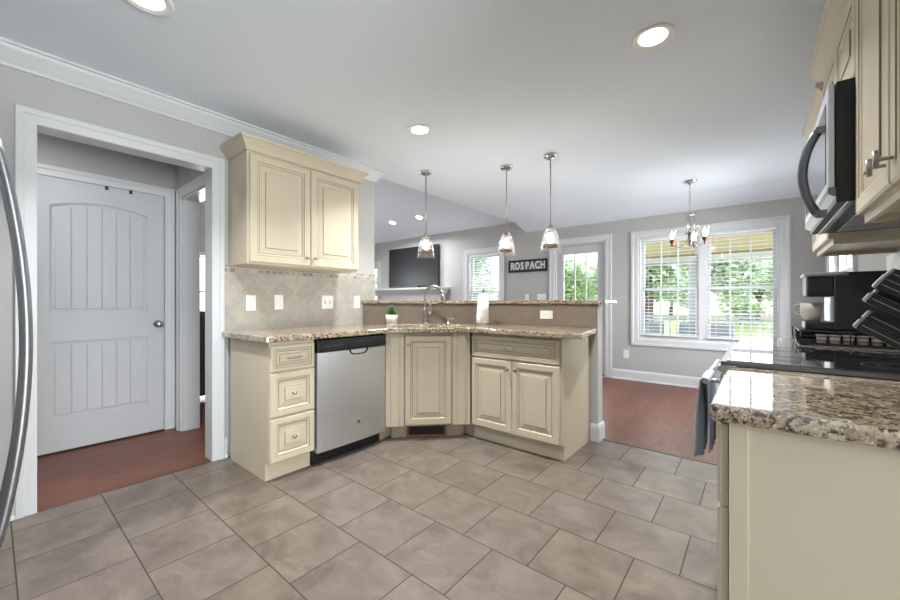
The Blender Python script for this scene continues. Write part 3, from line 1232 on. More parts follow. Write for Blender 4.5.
MB().box(0.0, DWW - 0.02, 0.05, 0.08, 0.0, 0.10).build('toe_kick', M['black'], dw, bevel=0.002)

# --- diagonal corner sink base
S2 = math.sqrt(0.5)
A = Vector((-2.318, 2.012))
B = Vector((-1.828, 2.502))
c = thing('corner_sink_cabinet', 'cream diagonal corner sink cabinet with single door and wooden vent grille below', 'cabinet', (A.x, A.y, 0), R(45))
L = (B - A).length


def loc45(x, y):
    d_ = Vector((x - A.x, y - A.y))
    return (d_.x * S2 + d_.y * S2, -d_.x * S2 + d_.y * S2)


m = MB()
plan = [loc45(*p) for p in ((-2.298, 2.024), (-1.84, 2.512), (-1.84, 3.085), (-2.20, 3.085), (-2.975, 2.31), (-2.975, 2.024))]
plan[0] = (0.012, 0.02)
plan[1] = (L - 0.012, 0.02)
m.prism(plan, 0.114, 0.69)
kick = [(0.045, 0.085), (L - 0.045, 0.085), (L - 0.02, 0.2), (0.02, 0.2)]
m.prism(kick, 0.0, 0.114)
m.prism([loc45(*p) for p in ((-2.46, 2.014), (-2.385, 2.014), (-2.385, 2.16), (-2.46, 2.16))], 0.0, 0.114)
m.prism([loc45(*p) for p in ((-1.99, 2.567), (-1.844, 2.567), (-1.844, 2.64), (-1.99, 2.64))], 0.0, 0.114)
m.box(0.012, L - 0.012, 0.02, 0.035, 0.69, 0.876)
m.build('carcass', M['cabinet'], c)
# fluted fillers either side of the door
for (a, b) in ((0.0, 0.152), (L - 0.150, L)):
    m = MB()
    m.box(a, b, 0.004, 0.022, 0.114, 0.876)
    w3 = (b - a)
    m.box(a + w3 * 0.28, a + w3 * 0.74, -0.004, 0.004, 0.118, 0.872)
    m.build('filler', M['cabinet'], c, bevel=0.004)
f = raised_front(0.158, L - 0.156, 0.125, 0.852, -0.004, 0.024).build('door', CAB, c)
knob(f, 0.185, 0.785, -0.002, 0.0115, 'door_knob')
gv = thing('floor_vent', 'wooden framed vent grille with dark slots in toe kick below sink', 'vent', (A.x + S2 * (0.335) + S2 * 0.0, A.y + S2 * 0.335, 0.0), R(45))
m = MB()
g0, g1 = -0.168, 0.168
m.box(g0, g1, 0.066, 0.084, 0.006, 0.022)
m.box(g0, g1, 0.066, 0.084, 0.092, 0.110)
m.box(g0, g0 + 0.02, 0.066, 0.084, 0.022, 0.092)
m.box(g1 - 0.02, g1, 0.066, 0.084, 0.022, 0.092)
m.build('vent_frame', M['vent_wood'], gv, bevel=0.002)
m = MB()
for k in range(15):
    x = g0 + 0.03 + k * (g1 - g0 - 0.06) / 14
    m.box(x - 0.004, x + 0.004, 0.070, 0.080, 0.022, 0.092)
m.build('louvers', M['charcoal'], gv)
MB().box(g0 + 0.02, g1 - 0.02, 0.0815, 0.0845, 0.022, 0.092).build('backing', M['black'], gv)

# --- peninsula base: drawer over two doors
c = thing('peninsula_cabinet', 'cream peninsula cabinet with one wide drawer over two doors', 'cabinet', (-1.822, 2.502, 0), 0)
PW = 0.767
m = MB()
m.box(0.0, PW, 0.020, 0.588, 0.114, 0.876)
m.box(-0.018, PW, 0.065, 0.588, 0.0, 0.114)
m.build('carcass', M['cabinet'], c)
f = raised_front(0.004, PW - 0.012, 0.682, 0.856, 0.0, 0.02, 0.034, 0.022).build('drawer', CAB, c)
pull(f, PW / 2 - 0.02, 0.766, 0.002, 0.10, 'drawer_pull')
xm = PW / 2 - 0.004
for (a, b, kx) in ((0.004, xm - 0.002, xm - 0.034), (xm + 0.002, PW - 0.012, xm + 0.034)):
    f = raised_front(a, b, 0.122, 0.672, 0.0).build('door', CAB, c)
    knob(f, kx, 0.612, 0.002, 0.0125, 'door_knob')

# --- L-shaped counter with sink cut-out
def counter_slab(name, outer, hole, z0, z1, bevel=0.006):
    bm = bmesh.new()
    loops = []
    for lp in [outer] + ([hole] if hole else []):
        vs = [bm.verts.new((p[0], p[1], z1)) for p in lp]
        es = [bm.edges.new((vs[i], vs[(i + 1) % len(vs)])) for i in range(len(vs))]
        loops += es
    bmesh.ops.triangle_fill(bm, use_beauty=True, use_dissolve=True, edges=loops)
    for f_ in bm.faces:
        f_.normal_update()
        if f_.normal.z < 0:
            f_.normal_flip()
    ext = bmesh.ops.extrude_face_region(bm, geom=list(bm.faces))
    for g in ext['geom']:
        if isinstance(g, bmesh.types.BMVert):
            g.co.z = z0
    bmesh.ops.recalc_face_normals(bm, faces=bm.faces)
    me_ = bpy.data.meshes.new(name)
    bm.to_mesh(me_)
    bm.free()
    me_.materials.append(M['granite'])
    o = bpy.data.objects.new(name, me_)
    COL.objects.link(o)
    b = o.modifiers.new('bevel', 'BEVEL')
    b.width = bevel
    b.segments = 3
    b.limit_method = 'ANGLE'
    b.angle_limit = R(40)
    return o


def corner(p, r, a0, a1, n=5):
    return [(p[0] + r * math.cos(R(a0 + (a1 - a0) * i / n)), p[1] + r * math.sin(R(a0 + (a1 - a0) * i / n))) for i in range(n + 1)]


outer = [(-2.985, 1.05), (-2.29, 1.05)] + corner((-2.29, 1.06), 0.01, -90, 0, 3)[1:] + [(-2.28, 2.0), (-1.818, 2.462)]
outer += corner((-0.925, 2.487), 0.025, -90, 0) + [(-1.0, 3.088), (-2.202, 3.088), (-2.984, 2.306)]
OC = Vector((A.x, A.y))
dx, dy = Vector((S2, S2)), Vector((-S2, S2))


def at45(a, b):
    p = OC + dx * a + dy * b
    return (p.x, p.y)


hole = []
ha0, ha1, hb0, hb1, hr = 0.045, L - 0.045, 0.075, 0.47, 0.05
for (ca, cb, s0) in ((ha1 - hr, hb0 + hr, -90), (ha1 - hr, hb1 - hr, 0), (ha0 + hr, hb1 - hr, 90), (ha0 + hr, hb0 + hr, 180)):
    for i in range(6):
        a = R(s0 + 90 * i / 5)
        hole.append(at45(ca + hr * math.cos(a), cb + hr * math.sin(a)))
tag(counter_slab('countertop', outer, hole, 0.876, 0.914), 'speckled granite countertop wrapping the corner sink and dishwasher', 'countertop')

sk = thing('sink', 'stainless undermount corner sink set in speckled granite', 'sink', (*at45(L / 2, (hb0 + hb1) / 2), 0.876), R(45))
def rrect(hx, hy, r_, z, n=5):
    out = []
    for (cx0, cy0, s0) in ((hx - r_, -hy + r_, -90), (hx - r_, hy - r_, 0), (-hx + r_, hy - r_, 90), (-hx + r_, -hy + r_, 180)):
        for i in range(n + 1):
            a = R(s0 + 90 * i / n)
            out.append((cx0 + r_ * math.cos(a), cy0 + r_ * math.sin(a), z))
    return out
hx, hy = (ha1 - ha0) / 2, (hb1 - hb0) / 2
m = MB()
m.loft([rrect(hx + 0.02, hy + 0.02, 0.06, -0.0005), rrect(hx + 0.005, hy + 0.005, 0.05, -0.0005), rrect(hx, hy, 0.05, -0.01), rrect(hx - 0.012, hy - 0.012, 0.05, -0.15), rrect(hx - 0.04, hy - 0.04, 0.04, -0.172)], 0, True, False, True)
m.build('basin', M['steel'], sk, fix=False)
MB().lathe([(0, 0.0), (0.042, 0.0), (0.042, 0.003), (0.03, 0.004), (0.02, 0.001), (0, 0.001)], (0, 0, -0.172), 24).build('drain', M['chrome'], sk)

# --- stone backsplashes
t = MB()
t.box(WX + 0.001, WX + 0.008, 1.072, 2.30, 0.914, 1.345, 0)
t.box(WX + 0.001, WX + 0.009, 1.072, 2.32, 1.345, 1.396, 1)
t.box(WX + 0.001, WX + 0.008, 2.30, 2.455, 1.142, 1.345, 0)
t.box(WX + 0.001, WX + 0.009, 2.32, 2.455, 1.345, 1.396, 1)
tag(t.build('backsplash', [M['splash_left'], M['splash_border']]), 'diagonal tumbled stone tile backsplash under the wall cabinet', 'backsplash')
t = MB()
t.prism([(WX + 0.009, 2.320), (-2.204, 3.102), (-2.201, 3.090), (WX + 0.009, 2.302)], 0.914, 1.107, 0)
t.prism([(-2.204, 3.102), (-1.002, 3.102), (-1.002, 3.090), (-2.201, 3.090)], 0.914, 1.107, 1)
tag(t.build('backsplash', [M['splash_diag'], M['splash_bar']]), 'taupe stone backsplash between sink counter and raised bar', 'backsplash')

# --- raised granite bar
bt = [(WX + 0.01, 2.275), (-2.190, 3.068), (-0.955, 3.068)] + corner((-0.955, 3.093), 0.025, -90, 0) + corner((-0.955, 3.385), 0.025, 0, 90) + [(-2.34, 3.41), (-3.10, 2.65), (-3.10, 2.462), (WX + 0.01, 2.462)]
tag(counter_slab('bar_top', bt, None, 1.109, 1.140), 'raised speckled granite bar top behind the sink', 'countertop')

# --- wall cabinet on the left
c = thing('wall_cabinet', 'cream two door wall cabinet with crown over the stone backsplash', 'cabinet', (-2.655, 1.10, 1.385), R(90))
UW, UH = 0.92, 0.783
m = MB()
m.box(0.0, UW, 0.020, 0.332, 0.0, UH)
m.box(0.02, UW - 0.02, 0.03, 0.32, -0.002, 0.012)
m.build('carcass', M['cabinet'], c)
xm = UW / 2
for (a, b, kx) in ((0.014, xm - 0.002, xm - 0.032), (xm + 0.002, UW - 0.014, xm + 0.032)):
    f = raised_front(a, b, 0.012, UH - 0.03, 0.0, 0.02, 0.06, 0.038).build('door', CAB, c)
    knob(f, kx, 0.075, 0.002, 0.0125, 'door_knob')
ccrown = [(0.0, UH - 0.014), (0.010, UH - 0.014), (0.012, UH), (0.022, UH + 0.016), (0.046, UH + 0.044), (0.050, UH + 0.05), (0.058, UH + 0.052), (0.058, UH + 0.072), (0.0, UH + 0.072)]
m2 = MB()
m2.sweep([(0.0, 0.332), (0.0, 0.016), (UW, 0.016), (UW, 0.332)], ccrown)
m2.build('crown', M['cabinet'], c)

# ================================================================== RIGHT SIDE
RZ = 0.893
c = thing('drawer_base_cabinet', 'cream base cabinet with plain end panel under near granite counter', 'cabinet', (-0.072, 1.69, 0), R(-90))
CW = 0.63
m = MB()
m.box(0.0, CW, 0.022, 0.645, 0.114, RZ - 0.038)
m.box(0.0, CW, 0.085, 0.645, 0.0, 0.114)
m.build('carcass', M['cabinet'], c)
MB().box(CW, CW + 0.004, 0.022, 0.055, 0.114, RZ - 0.038).build('corner_stile', M['cabinet'], c)
for (a, b) in ((0.662, 0.845), (0.122, 0.654)):
    f = raised_front(0.006, CW - 0.002, a, b, 0.0).build('drawer' if a > 0.5 else 'door', CAB, c)
    if a < 0.5:
        knob(f, 0.05, b - 0.06, 0.002, 0.0125, 'door_knob')
near = corner((-0.073, 1.043), 0.012, 180, 270, 4) + [(0.573, 1.031), (0.573, 1.688), (-0.085, 1.688)]
tag(counter_slab('countertop', near, None, RZ - 0.038, RZ, 0.009), 'glossy speckled granite countertop in front of the range, nearest the camera', 'countertop')

c = thing('base_cabinet', 'cream base cabinet beyond the range under the coffee maker', 'cabinet', (-0.072, 3.20, 0), R(-90))
CW = 0.745
m = MB()
m.box(0.0, CW, 0.022, 0.645, 0.114, RZ - 0.038)
m.box(0.0, CW, 0.085, 0.645, 0.0, 0.114)
m.build('carcass', M['cabinet'], c)
f = raised_front(0.006, CW - 0.006, 0.662, 0.845, 0.0).build('drawer', CAB, c)
pull(f, CW / 2, 0.755, 0.002, 0.1, 'drawer_pull')
for (a, b, kx) in ((0.006, CW / 2 - 0.002, CW / 2 - 0.03), (CW / 2 + 0.002, CW - 0.006, CW / 2 + 0.03)):
    f = raised_front(a, b, 0.122, 0.654, 0.0).build('door', CAB, c)
    knob(f, kx, 0.59, 0.002, 0.0125, 'door_knob')
far_c = [(-0.085, 2.455), (0.573, 2.455), (0.573, 3.23), (-0.085, 3.23)]
tag(counter_slab('countertop', far_c, None, RZ - 0.038, RZ, 0.009), 'granite countertop beyond the range, under the coffee maker', 'countertop')
t = MB()
t.box(RX - 0.009, RX - 0.001, 1.0, 1.69, RZ, 1.39)
t.box(RX - 0.009, RX - 0.001, 1.69, 2.45, RZ + 0.0, 1.44)
t.box(RX - 0.009, RX - 0.001, 2.45, 3.22, RZ, 1.385)
tag(t.build('backsplash', M['splash_right']), 'pale marble tile backsplash behind range and coffee maker', 'backsplash')

# --- slide-in range
rg = thing('range', 'stainless slide in range with black glass cooktop between granite counters', 'range', (-0.105, 2.447, 0), R(-90))
GW = 0.752
m = MB()
m.box(0.004, GW - 0.004, 0.04, 0.662, 0.06, 0.885)
m.build('body', M['charcoal'], rg)
m = MB()
m.box(-0.001, GW + 0.001, 0.0, 0.668, 0.8935, 0.908)
m.build('cooktop_frame', M['dark_steel'], rg, bevel=0.002)
m = MB()
m.box(0.012, GW - 0.012, 0.018, 0.655, 0.9081, 0.9115)
ct = m.build('cooktop', M['cooktop_glass'], rg, bevel=0.001)
for (x, y, r_) in ((0.19, 0.19, 0.10), (0.56, 0.19, 0.085), (0.19, 0.48, 0.075), (0.56, 0.48, 0.10)):
    m = MB()
    for rr in (r_, r_ * 0.62):
        m.lathe([(rr - 0.002, 0.0), (rr + 0.002, 0.0), (rr + 0.002, 0.0003), (rr - 0.002, 0.0003), (rr - 0.002, 0.0)], (x, y, 0.9116), 48, 0, False)
    m.build('burner_ring', M['charcoal'], ct)
m = MB()
m.prism_axis([(0.045, 0.868), (-0.002, 0.868), (-0.010, 0.874), (-0.010, 0.886), (0.0, 0.8935), (0.045, 0.8935)], 0.0, GW, 'x')
cp = m.build('control_panel', M['steel'], rg, bevel=0.002)
m = MB()
m.box(0.004, GW - 0.004, -0.002, 0.045, 0.225, 0.862)
dr = m.build('oven_door', M['steel'], rg, bevel=0.004)
MB().box(0.12, GW - 0.12, -0.004, 0.0, 0.36, 0.70).build('door_window', M['black_glass'], dr)
m = MB()
for x in (0.09, GW - 0.09):
    m.tube([(x, 0.0, 0.818), (x, -0.05, 0.818)], 0.009, 12)
m.tube([(0.055, -0.052, 0.818), (GW - 0.055, -0.052, 0.818)], 0.011, 14)
m.build('door_handle', M['steel'], dr)
m = MB()
m.box(0.004, GW - 0.004, 0.0, 0.045, 0.075, 0.215)
m.build('drawer', M['steel'], rg, bevel=0.004)
MB().box(0.01, GW - 0.01, 0.06, 0.6, 0.0, 0.06).build('plinth', M['black'], rg)

# towel hung over the oven handle
def towel(x0, x1, drop_f, drop_b, seed, mat_i):
    rnd = random.Random(seed)
    nx, path = 22, []
    hz, hy = 0.818, -0.052
    rad = 0.0145
    path = []
    for i in range(9):
        path.append((hy - rad - 0.010 * (1 - i / 8.0) , hz - drop_f * (1 - i / 8.0)))
    for i in range(1, 8):
        a = math.pi - math.pi * i / 8
        path.append((hy + rad * math.cos(a), hz + rad * math.sin(a)))
    for i in range(0, 8):
        path.append((hy + rad + 0.002 * i / 8, hz - drop_b * i / 7))
    v = []
    ph = rnd.random() * 6
    for k, (y, z) in enumerate(path):
        away = min(1.0, abs(z - hz) / 0.12)
        for j in range(nx + 1):
            f_ = j / nx
            fold = 0.012 * math.sin(f_ * 17 + ph) + 0.004 * math.sin(f_ * 33 + 2 * ph)
            yy = y + (fold * away if y < hy else fold * away * 0.25)
            xx = x0 + (x1 - x0) * f_ + (0.5 - f_) * 0.03 * away
            v.append((xx, yy, z))
    f = []
    for k in range(len(path) - 1):
        for j in range(nx):
            a = k * (nx + 1) + j
            f.append((a, a + 1, a + nx + 2, a + nx + 1))
    m = MB()
    m.add(v, f, 0, True)
    return m
tw = thing('dish_towel', 'blue grey striped dish towel hanging over the oven handle', 'towel', (-0.105, 2.447, 0), R(-90))
m = towel(0.49, 0.722, 0.30, 0.27, 3, 0)
for k in range(len(m.f)):
    j = k % 22
    m.mi[k] = 1 if j in (2, 3, 8, 9, 14, 15, 20) else 0
o = m.build('cloth', [M['towel_blue'], M['towel_pale']], tw, fix=False)
sm_ = o.modifiers.new('thickness', 'SOLIDIFY')
sm_.thickness = 0.005
sm_.offset = 0

# --- over-the-range microwave (front faces -x)
mw = thing('microwave', 'stainless over the range microwave with dark bowed handle', 'microwave', (0.175, 2.447, 1.44), R(-90))
m = MB()
m.box(0.002, GW - 0.002, 0.018, 0.385, 0.0, 0.382)
m.build('body', M['black'], mw, bevel=0.002)
m = MB()
m.box(0.004, GW - 0.006, 0.0, 0.016, 0.05, 0.382)
dr = m.build('door', M['steel'], mw, bevel=0.003)
MB().box(0.05, GW - 0.05, -0.002, 0.001, 0.075, 0.335).build('door_glass', M['black_glass'], dr)
m = MB()
pts = []
for i in range(17):
    f_ = i / 16.0
    pts.append((GW - 0.075, -0.012 - 0.043 * math.sin(math.pi * f_) ** 0.75, -0.03 + 0.29 * f_))
m.tube(pts, 0.0105, 12, scale=(0.8, 1.25))
m.box(GW - 0.088, GW - 0.062, -0.022, 0.004, -0.035, -0.012)
m.box(GW - 0.088, GW - 0.062, -0.022, 0.004, 0.245, 0.268)
hd = m.build('door_handle', M['dark_steel'], dr)
hd.location.z = 0.004
m = MB()
m.prism_axis([(0.0, 0.05), (0.024, 0.05), (0.06, -0.002), (0.045, -0.002), (0.0, 0.03)], 0.004, GW - 0.006, 'x')
m.build('lower_trim', M['dark_steel'], mw)
m = MB()
for k in range(12):
    m.box(0.06 + k * 0.055, 0.10 + k * 0.055, 0.10, 0.30, -0.004, 0.0)
m.build('grease_filter', M['steel'], mw)
MB().box(0.02, 0.2, -0.0015, 0.001, 0.34, 0.372).build('display', M['black_glass'], dr)


# --- right wall cabinets
def wall_cab(label, y_far, w_, z0, z1, doors, knobs, xf=0.233):
    c = thing('wall_cabinet', label, 'cabinet', (xf, y_far, z0), R(-90))
    h = z1 - z0
    dep = RX - xf - 0.002
    m = MB()
    m.box(0.0, w_, 0.020, dep, 0.0, h)
    m.build('carcass', M['cabinet'], c)
    m = MB()
    if z0 < 1.5:
        m.box(0.0, w_, 0.020, 0.036, -0.022, 0.0)
        m.box(0.0, 0.016, 0.036, dep, -0.022, 0.0)
        m.box(w_ - 0.016, w_, 0.036, dep, -0.022, 0.0)
        m.build('light_rail', M['cabinet'], c, bevel=0.002)
    dw_ = w_ / doors
    for k in range(doors):
        a, b = k * dw_ + 0.003, (k + 1) * dw_ - 0.003
        f = raised_front(a, b, 0.006, h - 0.03, 0.0, 0.02, 0.055).build('door', CAB, c)
        kx = knobs[k]
        if kx is not None:
            mm = MB()
            zz = 0.06
            x = a + 0.03 if kx < 0 else b - 0.03
            mm.tube([(x, 0.002, zz), (x, -0.024, zz)], 0.0045, 10)
            mm.tube([(x, -0.026, zz - 0.02), (x, -0.026, zz + 0.02)], 0.0055, 10)
            mm.build('door_knob', M['nickel'], f)
    return c, h, dep


def cab_crown(c, w_, h, dep, left, right):
    p = [(0.0, h - 0.022), (0.010, h - 0.022), (0.012, h - 0.006), (0.022, h + 0.012), (0.044, h + 0.044), (0.049, h + 0.05), (0.055, h + 0.052), (0.055, h + 0.074), (0.0, h + 0.074)]
    path = ([(0.0, dep)] if left else []) + [(0.0, 0.016), (w_, 0.016)] + ([(w_, dep)] if right else [])
    m = MB()
    m.sweep(path, p)
    m.build('crown', M['cabinet'], c)


c, h, dep = wall_cab('cream wall cabinet with T knobs right of the microwave, nearest the camera', 1.69, 0.78, 1.385, 2.15, 2, (1, -1))
cab_crown(c, 0.78, h, dep, False, True)
c, h, dep = wall_cab('short cream wall cabinet directly above the microwave', 2.447, 0.755, 1.83, 2.15, 2, (None, None))
cab_crown(c, 0.755, h, dep, True, False)
c, h, dep = wall_cab('cream wall cabinet beyond the microwave, above the coffee maker', 3.07, 0.62, 1.41, 2.075, 1, (1,), 0.25)
cab_crown(c, 0.62, h, dep, True, False)

# --- refrigerator beside the camera (front faces +y)
fr = thing('refrigerator', 'stainless refrigerator at left edge with long bowed handle', 'refrigerator', (-1.34, -0.005, 0), R(180))
m = MB()
m.box(0.0, 0.91, 0.07, 0.76, 0.03, 1.76)
m.build('body', M['charcoal'], fr, bevel=0.004)
for (a, b, hx_) in ((0.003, 0.398, 0.355), (0.402, 0.907, 0.488)):
    f = MB().box(a, b, 0.0, 0.065, 0.05, 1.775).build('door', M['steel'], fr, bevel=0.008)
    m = MB()
    pts = []
    for i in range(25):
        u = i / 24.0
        pts.append((hx_, -0.010 - 0.066 * math.sin(math.pi * u) ** 0.8, 0.40 + 1.205 * u))
    m.tube(pts, 0.0135, 14, scale=(0.9, 1.1))
    for z in (0.41, 1.595):
        m.box(hx_ - 0.014, hx_ + 0.014, -0.02, 0.002, z - 0.02, z + 0.02)
    m.build('door_handle', M['handle_steel'], f)
MB().box(0.02, 0.89, 0.03, 0.7, 0.0, 0.05).build('base_grille', M['black'], fr)

# ================================================================== SMALL THINGS ON COUNTERS
# faucet
fp = Vector((-2.462, 2.634))
fc = thing('faucet', 'brushed nickel gooseneck pull down faucet behind the corner sink', 'faucet', (fp.x, fp.y, 0.914), R(30))
m = MB()
m.lathe([(0.0, 0), (0.028, 0.0), (0.028, 0.006), (0.021, 0.012), (0.0185, 0.03), (0.0175, 0.10), (0.019, 0.125), (0.0165, 0.15), (0.0, 0.152)], seg=24)
m.build('body', M['nickel'], fc)
m = MB()
pts = [(0, 0, 0.14), (-0.002, 0, 0.20), (0.0, 0, 0.25)]
for i in range(1, 13):
    a = math.pi - (math.pi * 0.90) * i / 12
    pts.append((0.085 + 0.085 * math.cos(a), 0, 0.262 + 0.098 * math.sin(a)))
m.tube(pts, 0.0145, 14)
m.build('gooseneck', M['nickel'], fc)
m = MB()
e = Vector(pts[-1])
dn = Vector((0.10, 0, -1)).normalized()
m.tube([e, e + dn * 0.02, e + dn * 0.05, e + dn * 0.065], [0.0145, 0.021, 0.026, 0.024], 16)
m.build('spray_head', M['nickel'], fc)
m = MB()
m.tube([(0.015, 0, 0.085), (0.045, -0.004, 0.098), (0.062, -0.006, 0.112)], [0.013, 0.013, 0.01], 12)
m.tube([(0.058, -0.006, 0.108), (0.060, -0.008, 0.15), (0.056, -0.01, 0.20)], [0.007, 0.006, 0.005], 10)
m.build('lever', M['nickel'], fc)

# soap dispenser
sd = thing('soap_dispenser', 'small nickel soap pump right of the sink faucet', 'soap dispenser', (-2.292, 2.775, 0.914), R(30))
m = MB()
m.lathe([(0, 0), (0.018, 0), (0.018, 0.005), (0.010, 0.01), (0.008, 0.03), (0.0065, 0.034), (0.0065, 0.055), (0.0, 0.056)], seg=18)
m.build('pump', M['nickel'], sd)
m = MB()
m.tube([(-0.006, 0, 0.05), (0.03, 0, 0.05), (0.058, 0, 0.046)], [0.007, 0.006, 0.005], 10)
m.build('spout', M['nickel'], sd)

# potted plant
pl = thing('potted_plant', 'small green plant in white pot on counter left of the sink', 'plant', (-2.715, 2.44, 0.914), R(20))
pl.scale = (1.12, 1.12, 1.12)
m = MB()
m.loft([rrect(0.036, 0.036, 0.012, 0.0), rrect(0.043, 0.043, 0.014, 0.08), rrect(0.038, 0.038, 0.012, 0.08), rrect(0.037, 0.037, 0.012, 0.068)], 0, True, True, True)
m.build('pot', M['ceramic'], pl, fix=False)
m = MB()
rnd = random.Random(2)
for k in range(90):
    lev = k / 90.0
    a = k * 2.399
    z0 = 0.065 + 0.075 * lev
    rr = 0.036 * (1 - lev) ** 0.6 + 0.004
    ln = 0.018 * (1 - 0.4 * lev)
    base_p = Vector((rr * 0.55 * math.cos(a), rr * 0.55 * math.sin(a), z0))
    tip = Vector((rr * math.cos(a) * 1.15, rr * math.sin(a) * 1.15, z0 + ln + 0.008))
    m.tube([base_p, (base_p + tip) / 2 + Vector((0, 0, 0.002)), tip], [0.0035, 0.0045, 0.0008], 6)
m.build('leaves', M['leaf'], pl)
m = MB()
for k in range(7):
    a = k * 0.9
    rr = 0.006 + 0.003 * (k % 3)
    m.tube([(rr * math.cos(a), rr * math.sin(a), 0.13), (rr * 1.6 * math.cos(a), rr * 1.6 * math.sin(a), 0.165)], [0.004, 0.002], 6)
m.build('blooms', M['lavender'], pl)
MB().lathe([(0.0, 0.0), (0.036, 0.0)], (0, 0, 0.07), 16).build('soil', M['soil'], pl)

# paper towel holder
ph = thing('paper_towel_holder', 'white paper towel roll on upright stand, on peninsula counter', 'paper towel', (-1.945, 2.865, 0.914), 0)
m = MB()
m.lathe([(0, 0), (0.068, 0), (0.068, 0.008), (0.06, 0.012), (0, 0.012)], seg=32)
m.build('base', M['nickel'], ph)
m = MB()
m.tube([(0, 0, 0.01), (0, 0, 0.305)], 0.006, 12)
m.lathe([(0, 0.30), (0.006, 0.30), (0.010, 0.308), (0.012, 0.318), (0.007, 0.328), (0.0, 0.33)], seg=16)
m.build('post', M['dark_steel'], ph)
m = MB()
m.lathe([(0.019, 0.014), (0.047, 0.014), (0.047, 0.288), (0.019, 0.288), (0.019, 0.014)], seg=40)
rl = m.build('paper_roll', M['paper'], ph)
m = MB()
v, f = [], []
for i in range(9):
    a = R(205 + i * 9)
    for k in range(7):
        g = k / 6.0
        z = 0.285 - 0.27 * g
        flare = 0.0475 + 0.012 * g * (1 - i / 10.0)
        v.append((flare * math.cos(a) - 0.012 * g * (1 - i / 8.0), flare * math.sin(a), z))
for i in range(8):
    for k in range(6):
        a = i * 7 + k
        f.append((a, a + 7, a + 8, a + 1))
m.add(v, f, 0, True)
o = m.build('loose_sheet', M['paper'], ph, fix=False)
s_ = o.modifiers.new('thickness', 'SOLIDIFY')
s_.thickness = 0.0012

# coffee maker (its front faces -x), seen from the side
cm = thing('coffee_maker', 'black single serve coffee maker standing on pod drawer by the right wall', 'coffee maker', (0.201, 2.80, RZ + 0.082), 0)
cy = 0.13
m = MB()
m.prism_axis([(0.110, 0.0), (0.345, 0.0), (0.355, 0.02), (0.355, 0.29), (0.34, 0.305), (0.11, 0.305)], 0.0, 0.235, 'y')
m.build('body', M['black'], cm, bevel=0.008, seg=3)
m = MB()
m.box(0.0, 0.12, 0.012, 0.223, 0.0, 0.042)
m.build('drip_tray', M['black'], cm, bevel=0.006)
m = MB()
m.prism_axis([(0.004, 0.178), (0.112, 0.178), (0.112, 0.30), (0.004, 0.30)], 0.008, 0.227, 'y')
m.build('brew_head', M['black'], cm, bevel=0.012, seg=3)
m = MB()
m.box(-0.006, 0.165, -0.003, 0.238, 0.286, 0.307)
m.build('lid_handle', M['lid_grey'], cm, bevel=0.008, seg=3)
m = MB()
m.box(0.096, 0.111, 0.004, 0.231, 0.042, 0.178)
m.build('front_trim', M['steel'], cm, bevel=0.004)
# pod drawer
pd = thing('pod_drawer', 'black wire pod drawer holding white pods beneath the coffee maker', 'pod drawer', (0.175, 2.78, RZ), 0)
DWD, DWL = 0.385, 0.30
m = MB()
m.box(0.0, DWD, 0.0, DWL, 0.070, 0.080)
m.box(0.0, DWD, 0.0, DWL, 0.004, 0.012)
m.box(DWD - 0.012, DWD, 0.0, DWL, 0.012, 0.070)
m.box(0.0, DWD, DWL - 0.008, DWL, 0.012, 0.070)
m.build('tray', M['black'], pd, bevel=0.002)
m = MB()
for z in (0.028, 0.05):
    m.tube([(0.0, 0.0, z), (DWD, 0.0, z)], 0.0025, 8)
    m.tube([(-0.004, 0.0, z), (-0.004, DWL, z)], 0.0025, 8)
for x in (0.006, DWD * 0.5, DWD - 0.008):
    m.tube([(x, 0.0, 0.01), (x, 0.0, 0.072)], 0.003, 8)
for y in (0.0, DWL):
    m.tube([(-0.004, y, 0.008), (-0.010, y, 0.04), (-0.012, y, 0.085)], 0.003, 8)
m.build('wire_front', M['black'], pd)
pod_m = MB()
pod_m.lathe([(0, 0), (0.018, 0), (0.0225, 0.036), (0.0255, 0.037), (0.0255, 0.04), (0.0, 0.0405)], seg=20)
ord_ = ['first', 'second', 'third', 'fourth', 'fifth', 'sixth']
pod0 = None
for k in range(6):
    x, y = 0.175 + 0.09 + k * 0.05, 2.78 + 0.032
    if pod0 is None:
        pod0 = pod_m.build('coffee_pod', M['ceramic'], None, loc=(x, y, RZ + 0.0125))
        o = pod0
    else:
        o = pod0.copy()
        COL.objects.link(o)
        o.location = (x, y, RZ + 0.0125)
    tag(o, 'white coffee pod in the wire drawer, %s from its open left end' % ord_[k], 'coffee pod', 'pods in the wire drawer')
    o.scale = (1.0, 1.0, 1.15)

# mug on the drip tray
mg = thing('mug', 'grey stoneware mug on the drip tray of the coffee maker', 'mug', (0.19 + 0.043, 2.80 + 0.10, RZ + 0.082 + 0.0425), R(180 - 10))
mg.scale = (1.13, 1.13, 1.1)
m = MB()
m.lathe([(0.0, 0.0), (0.026, 0.0), (0.030, 0.004), (0.038, 0.03), (0.041, 0.06), (0.042, 0.092), (0.0395, 0.092), (0.0385, 0.06), (0.035, 0.03), (0.026, 0.008), (0.0, 0.008)], seg=32)
m.build('cup', M['stoneware'], mg)
m = MB()
pts = []
for i in range(13):
    a = R(100 - 200 * i / 12)
    pts.append((0.040 + 0.028 * math.cos(a), 0, 0.056 + 0.027 * math.sin(a)))
m.tube(pts, 0.0045, 10, scale=(1.3, 0.9))
m.build('cup_handle', M['stoneware'], mg)

